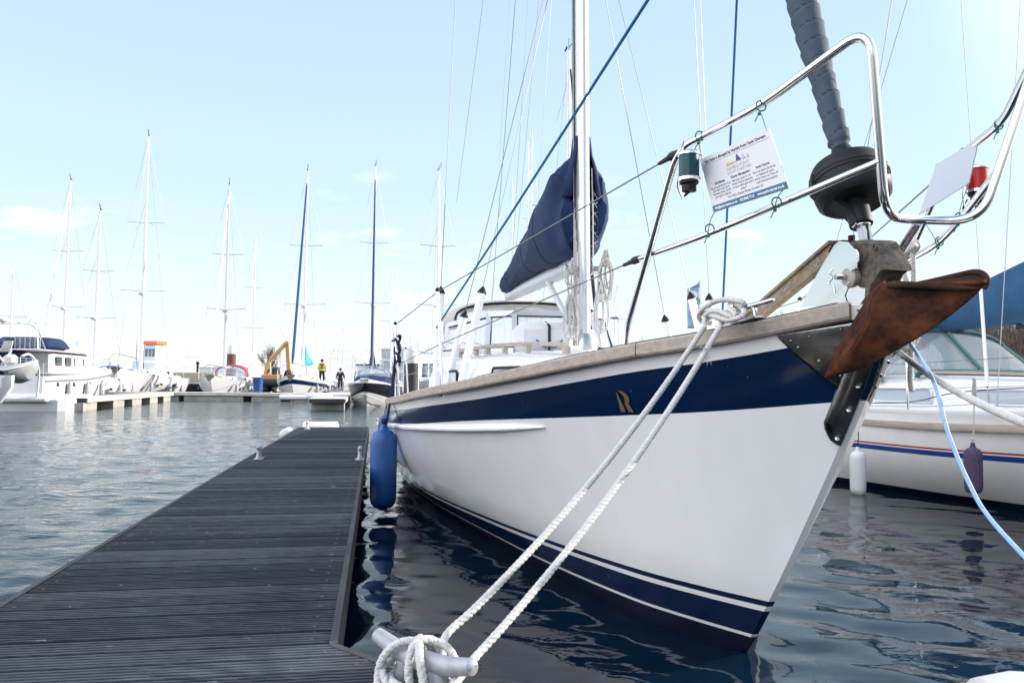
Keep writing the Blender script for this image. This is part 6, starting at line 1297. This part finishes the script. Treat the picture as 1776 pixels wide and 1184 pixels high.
def building(px0, px1, py0, d, depth, floors, bays, label, wallm, win, roofm=None):
    a, b_ = At(px0, 662, d), At(px1, 662, d); zt = hz(py0, d); w_ = b_.x-a.x; c = V(((a.x+b_.x)/2, a.y+depth/2, .7)); o = thing('building', c, label, 'building')
    MB().box(V((c.x, c.y, .7+(zt-.7)/2)), (w_, depth, zt-.7)).build('wall', wallm, o); fh = (zt-.7)/floors
    MB().box(V((c.x, c.y, zt+.12)), (w_+.5, depth+.5, .24)).build('roof', roofm or alum, o)
    for f in range(floors):
        for k in range(bays):
            x = a.x+w_*(k+.5)/bays; z = .7+fh*(f+.55); fr = MB().box(V((x, a.y-.03, z)), (w_/bays*.72, .06, fh*.5)).build('window', gelf, o); MB().box(V((x, a.y-.07, z)), (w_/bays*.62, .03, fh*.42)).build('pane', win, fr)
        MB().box(V((c.x, a.y-.25, .7+fh*f+.08)), (w_, .5, .10)).build('balcony_slab', alum, o)
    return o
wallw = mat('pale_render', (.62, .63, .66), .8)
building(660, 722, 606, 118, 10, 3, 7, 'pale three storey block with rows of windows beyond the masts', wallw, winw)
building(619, 672, 634, 124, 10, 1, 6, 'low pale building with a dark roof left of the three storey block', wallw, winw, dkb)
building(728, 800, 632, 126, 10, 2, 6, 'low white building with a blue roof right of the three storey block', wallw, winw, blu2)
building(345, 430, 640, 150, 12, 1, 8, 'long low shed on the far shore behind the red hooded yacht', wallw, winw)
building(-60, 60, 640, 150, 12, 1, 10, 'long low shed on the far shore at the left edge', wallw, winw)
# ---- people
skin = mat('skin', (.42, .26, .19), .6); hair = mat('dark_hair', (.02, .016, .014), .8); yj = mat('yellow_jacket', (.62, .50, .03), .75, var=.08, vs_=9); blkc = mat('black_cloth', (.014, .015, .02), .9); nvc = mat('dark_navy_coat', (.012, .016, .03), .9)
def skin_mesh(name, nodes, edges, m, parent, sub=2):
    me = bpy.data.meshes.new(name); me.from_pydata([tuple(p) for p, r in nodes], edges, []); o = bpy.data.objects.new(name, me); scene.collection.objects.link(o)
    md = o.modifiers.new('skin', 'SKIN')
    for i, (p, r) in enumerate(nodes): me.skin_vertices[0].data[i].radius = r if isinstance(r, tuple) else (r, r)
    me.skin_vertices[0].data[0].use_root = True
    s_ = o.modifiers.new('sub', 'SUBSURF'); s_.levels = sub; s_.render_levels = sub
    bpy.context.view_layer.update(); dg = bpy.context.evaluated_depsgraph_get(); m2_ = bpy.data.meshes.new_from_object(o.evaluated_get(dg)); o.modifiers.clear(); o.data = m2_; bpy.data.meshes.remove(me)
    m2_.materials.clear(); m2_.materials.append(m); m2_.polygons.foreach_set('use_smooth', [True]*len(m2_.polygons)); o.parent = parent; return o
def person(loc, face, label, jacket, trousers, hat, arms, h=1.76, straps=False):
    """seen from behind; local x right, y forward"""
    o = thing('person', loc, label, 'person', 'people on the far pontoon', rz=face); k = h/1.76
    aL, aR = arms
    J = dict(pelvis=(0, 0, .96), waist=(0, .01, 1.12), chest=(0, 0, 1.36), neck=(0, .01, 1.50), skull0=(0, .02, 1.60), skull=(0, .01, 1.68), sL=(-.19, 0, 1.43), sR=(.19, 0, 1.43), hL=(-.10, 0, .90), hR=(.10, 0, .90), kL=(-.12, .02, .50), kR=(.13, -.01, .50), fL=(-.12, -.02, .08), fR=(.14, -.06, .08), tL=(-.14, .16, .04), tR=(.16, .12, .04), eL=aL[0], wL=aL[1], eR=aR[0], wR=aR[1])
    S = lambda n_, r: (V(J[n_])*k, r)
    names = ['pelvis', 'waist', 'chest', 'neck', 'skull0', 'skull', 'sL', 'eL', 'wL', 'sR', 'eR', 'wR', 'hL', 'kL', 'fL', 'tL', 'hR', 'kR', 'fR', 'tR']; rad = dict(pelvis=(.15, .11), waist=(.13, .10), chest=(.16, .11), neck=.055, skull0=.075, skull=.095, sL=.065, sR=.065, eL=.045, eR=.045, wL=.032, wR=.032, hL=.085, hR=.085, kL=.06, kR=.06, fL=.042, fR=.042, tL=.04, tR=.04)
    E = [(0, 1), (1, 2), (2, 3), (3, 4), (4, 5), (2, 6), (6, 7), (7, 8), (2, 9), (9, 10), (10, 11), (0, 12), (12, 13), (13, 14), (14, 15), (0, 16), (16, 17), (17, 18), (18, 19)]
    nodes = [S(n_, rad[n_]) for n_ in names]
    for w_, s_ in (('wL', -1), ('wR', 1)):      # five short fingers on each hand
        i0 = names.index(w_); wv = V(J[w_]); ev = V(J['eL' if s_ < 0 else 'eR']); d = (wv-ev).normalized(); n0 = len(nodes); nodes.append(((wv+d*.09)*k, .03)); E.append((i0, n0))
        for f in range(4): nodes.append(((wv+d*(.16+.012*(1.5-abs(f-1.5)))+V((0, (f-1.5)*.022, 0)))*k, .009)); E.append((n0, len(nodes)-1))
        nodes.append(((wv+d*.10+V((0, .06, 0)))*k, .010)); E.append((n0, len(nodes)-1))
    skin_mesh('body', nodes, E, skin, o)
    jn = [(V((0, 0, .86))*k, (.19, .14)), (V((0, 0, 1.1))*k, (.175, .135)), (V((0, 0, 1.38))*k, (.19, .14)), (V((0, .01, 1.49))*k, (.08, .08)), S('sL', .09), S('eL', .072), (V(J['wL'])*k, .055), S('sR', .09), S('eR', .072), (V(J['wR'])*k, .055)]
    skin_mesh('jacket', jn, [(0, 1), (1, 2), (2, 3), (2, 4), (4, 5), (5, 6), (2, 7), (7, 8), (8, 9)], jacket, o)
    tn = [(V((0, 0, .97))*k, (.17, .13)), S('hL', .105), S('kL', .08), (V(J['fL'])*k+V((0, 0, .02)), .06), S('hR', .105), S('kR', .08), (V(J['fR'])*k+V((0, 0, .02)), .06)]
    skin_mesh('trousers', tn, [(0, 1), (1, 2), (2, 3), (0, 4), (4, 5), (5, 6)], trousers, o)
    for f in ('L', 'R'): skin_mesh('shoe', [S('f'+f, .055), ((V(J['f'+f])*.4+V(J['t'+f])*.6)*k, .05), S('t'+f, .04)], [(0, 1), (1, 2)], blkc, o, 1)
    mb = MB(); c = V(J['skull'])*k; mb.lathe([(.112, -.01), (.116, .03), (.10, .09), (.05, .125), (.01, .135)], c+V((0, 0, -.01)), (0, -.12, 1), 16); mb.lathe([(.118, -.02), (.121, .0), (.117, .035)], c+V((0, 0, -.01)), (0, -.12, 1), 16); mb.build('hat' if hat is not hair else 'hair', hat, o, frame='local')
    mb = MB()
    for s_ in (-1, 1): mb.sphere(c+V((s_*.036, .095, -.02)), .012, 8, 6)
    mb.build('eyes', black, o, frame='local'); MB().sphere(c+V((0, .108, -.05)), .018, 8, 6, (.8, 1.1, 1.2)).build('nose', skin, o, frame='local'); MB().sphere(c+V((0, .09, -.088)), .02, 8, 6, (1.3, .5, .4)).build('mouth', mat('lips', (.30, .12, .1), .6), o, frame='local')
    if straps:
        mb = MB(); 
        for s_ in (-1, 1): mb.tube(cat_rom([V((s_*.12, -.10, 1.47)), V((s_*.05, -.155, 1.32)), V((0, -.16, 1.2))], 4), .03, 6, sq=1)
        mb.tube([V((.19*math.cos(a), .155*math.sin(a), 1.13)) for a in [2*math.pi*i/18 for i in range(18)]], .028, 6, closed=True); mb.build('harness', blkc, o, frame='local')
    return o
pp = At(558, 662, 57); pp.z = hz(667, 57)
person(pp, R(0), 'person in a yellow jacket with black harness and black hat, seen from behind', yj, blkc, blkc, (((-.27, .03, 1.18), (-.20, .14, 1.02)), ((.29, .02, 1.18), (.25, .12, 1.0))), 1.74, True)
PL = MB(); PL.box(V((pp.x, pp.y, pp.z-.06)), (1.1, 1.1, .06)); PL.box(V((pp.x, pp.y, (pp.z-.09+.5)/2)), (.8, .8, pp.z-.09-.5), None, 1.0); tag(PL.build('boarding_steps', gelf, loc=V((pp.x, pp.y, .5))), 'white boarding steps under the person in the yellow jacket', 'steps')
pq = At(590, 662, 64.5); pq.z = .49
person(pq, R(-8), 'person in a dark coat walking away along the far walkway', nvc, blkc, hair, (((-.29, -.02, 1.18), (-.30, .06, .94)), ((.29, .04, 1.18), (.32, .02, .94))), 1.76)
# ================================================================ BARE WINTER TREES ON THE RIGHT BANK
bark = mat('bark', (.075, .06, .05), .9, var=.4, vs_=3, stretch=(3, 3, .5)); twigm = mat('twigs', (.10, .075, .058), .9)
def bare_tree(h, seed, spread=.5, lv=5):
    rg = random.Random(seed); tr, tw_ = MB(), MB()
    def grow(p, d, ln, r, lev):
        n_ = 3; P = [p]; q = p.copy(); dd = d.copy()
        for i in range(n_): dd = (dd+V((rg.uniform(-.16, .16), rg.uniform(-.16, .16), rg.uniform(-.02, .14)))).normalized(); q = q+dd*ln/n_; P.append(q.copy())
        rs_ = [r*(1-.45*i/n_) for i in range(n_+1)]; (tr if lev >= lv-1 else tw_).tube(P, rs_, 6 if lev >= lv-1 else 3, caps=False)
        if lev <= 0: return
        nb_ = rg.choice((3, 3, 4)) if lev < lv else 6
        for k in range(nb_):
            t = rg.uniform(.35, 1) if lev < lv else rg.uniform(.3, 1); base_ = P[min(n_, int(t*n_))].lerp(P[min(n_, int(t*n_)+1)], t*n_-int(t*n_)); a = rg.uniform(0, 6.28); sp2 = spread*rg.uniform(.7, 1.3)
            nd = (dd+V((math.cos(a)*sp2, math.sin(a)*sp2, rg.uniform(-.1, .35)))).normalized(); grow(base_, nd, ln*rg.uniform(.55, .75), max(rs_[-1]*rg.uniform(.5, .8), .012), lev-1)
    grow(V((0, 0, -.3)), V((0, 0, 1)), h*.42, h*.016, lv); return tr, tw_
protos = []
TRG = 'bare winter trees on the right bank'
tl = 'bare leafless winter tree in the wood on the bank behind the right hand yacht'
def place_tree(i, x, y, s_, rz, lab, grp):
    if i < len(protos): o = copy_tree(protos[i]); o.location = (x, y, .6)
    else:
        o = thing('bare_tree', (x, y, .6), lab, 'tree', grp); tr, tw_ = bare_tree(9.5, 20+i, .55 if i % 2 else .42); tr.build('trunk', bark, o, frame='local', ang=80); tw_.build('crown', twigm, o, frame='local', ang=80); protos.append(o)
    o.rotation_euler = (0, 0, rz); o.scale = (s_, s_, s_); o['label'] = lab; o['group'] = grp
rt = random.Random(11); n_t = 0
for k in range(4):
    p = At(1480+90*k, 662, 66+4*k); place_tree(k, p.x, p.y, rt.uniform(.85, 1.1), rt.uniform(0, 6), tl, TRG)
for k in range(44):
    px = rt.uniform(1530, 1960); d = rt.uniform(50, 92); p = At(px, 662, d); hh = (hz(478 if px < 1700 else 470, d)-.6)/10.2*rt.uniform(.72, 1.05); place_tree(rt.randrange(4), p.x, p.y, hh, rt.uniform(0, 6), tl, TRG)
for k, (px, d, py) in enumerate(((1262, 96, 508), (1290, 92, 488), (1320, 90, 498), (1372, 88, 505), (1402, 92, 500), (1440, 86, 498), (1150, 118, 560), (1225, 110, 545))):
    p = At(px, 662, d); place_tree(rt.randrange(4), p.x, p.y, (hz(py, d)-.6)/10.4, rt.uniform(0, 6), 'bare tree on the far bank showing above the bow rail left of the anchor', 'bare trees above the bow')
for k, px in enumerate((468, 486)):
    p = At(px, 662, 96); place_tree(rt.randrange(4), p.x, p.y, .62, rt.uniform(0, 6), 'small bare tree beside the orange excavator arm', 'bare trees by the excavator')
# brushwood filling the wood
mb = MB()
for k in range(2600):
    px = rt.uniform(1500, 1960); d = rt.uniform(50, 90); p = At(px, 662, d); z = .5; hgt = rt.uniform(1, 4.5)*rt.uniform(.5, 1.25); a = V((p.x, p.y, z)); l = V((rt.uniform(-.35, .35), rt.uniform(-.3, .3), 1)); w_ = rt.uniform(.02, .07)
    b_ = a+l*hgt*.5+V((rt.uniform(-.2, .2), 0, 0)); c = a+l*hgt
    mb.add([a+V((-w_, 0, 0)), a+V((w_, 0, 0)), b_+V((w_*.6, 0, 0)), b_+V((-w_*.6, 0, 0)), c], [(0, 1, 2, 3), (3, 2, 4)])
    for j in range(2):
        q = a+l*hgt*rt.uniform(.3, .9); e_ = q+V((rt.uniform(-.7, .7), rt.uniform(-.4, .4), rt.uniform(.1, .8))); mb.add([q+V((0, 0, -w_*.5)), q+V((0, 0, w_*.5)), e_], [(0, 1, 2)])
tag(mb.build('brushwood', bark, ang=10), 'tangled dark brushwood filling the wood on the right bank', 'brushwood', kind='stuff')
mb = MB(); rows_b = []
for i in range(46):
    px = 1330+i*18; p = At(px, 662, 94); rows_b.append([V((p.x, p.y+.2*math.sin(i*1.7), .3)), V((p.x+.3*math.sin(i), p.y+.9, 1.8+.5*math.sin(i*2.3))), V((p.x, p.y+2.2, 3.4+.9*math.sin(i*1.3)+.5*math.sin(i*3.1))), V((p.x, p.y+5, .3))])
mb.grid(rows_b); tag(mb.build('hillside', mat('leaf_litter', (.05, .042, .036), .95, var=.4, vs_=1.2, bump=.2, bs=3)), kind='structure')
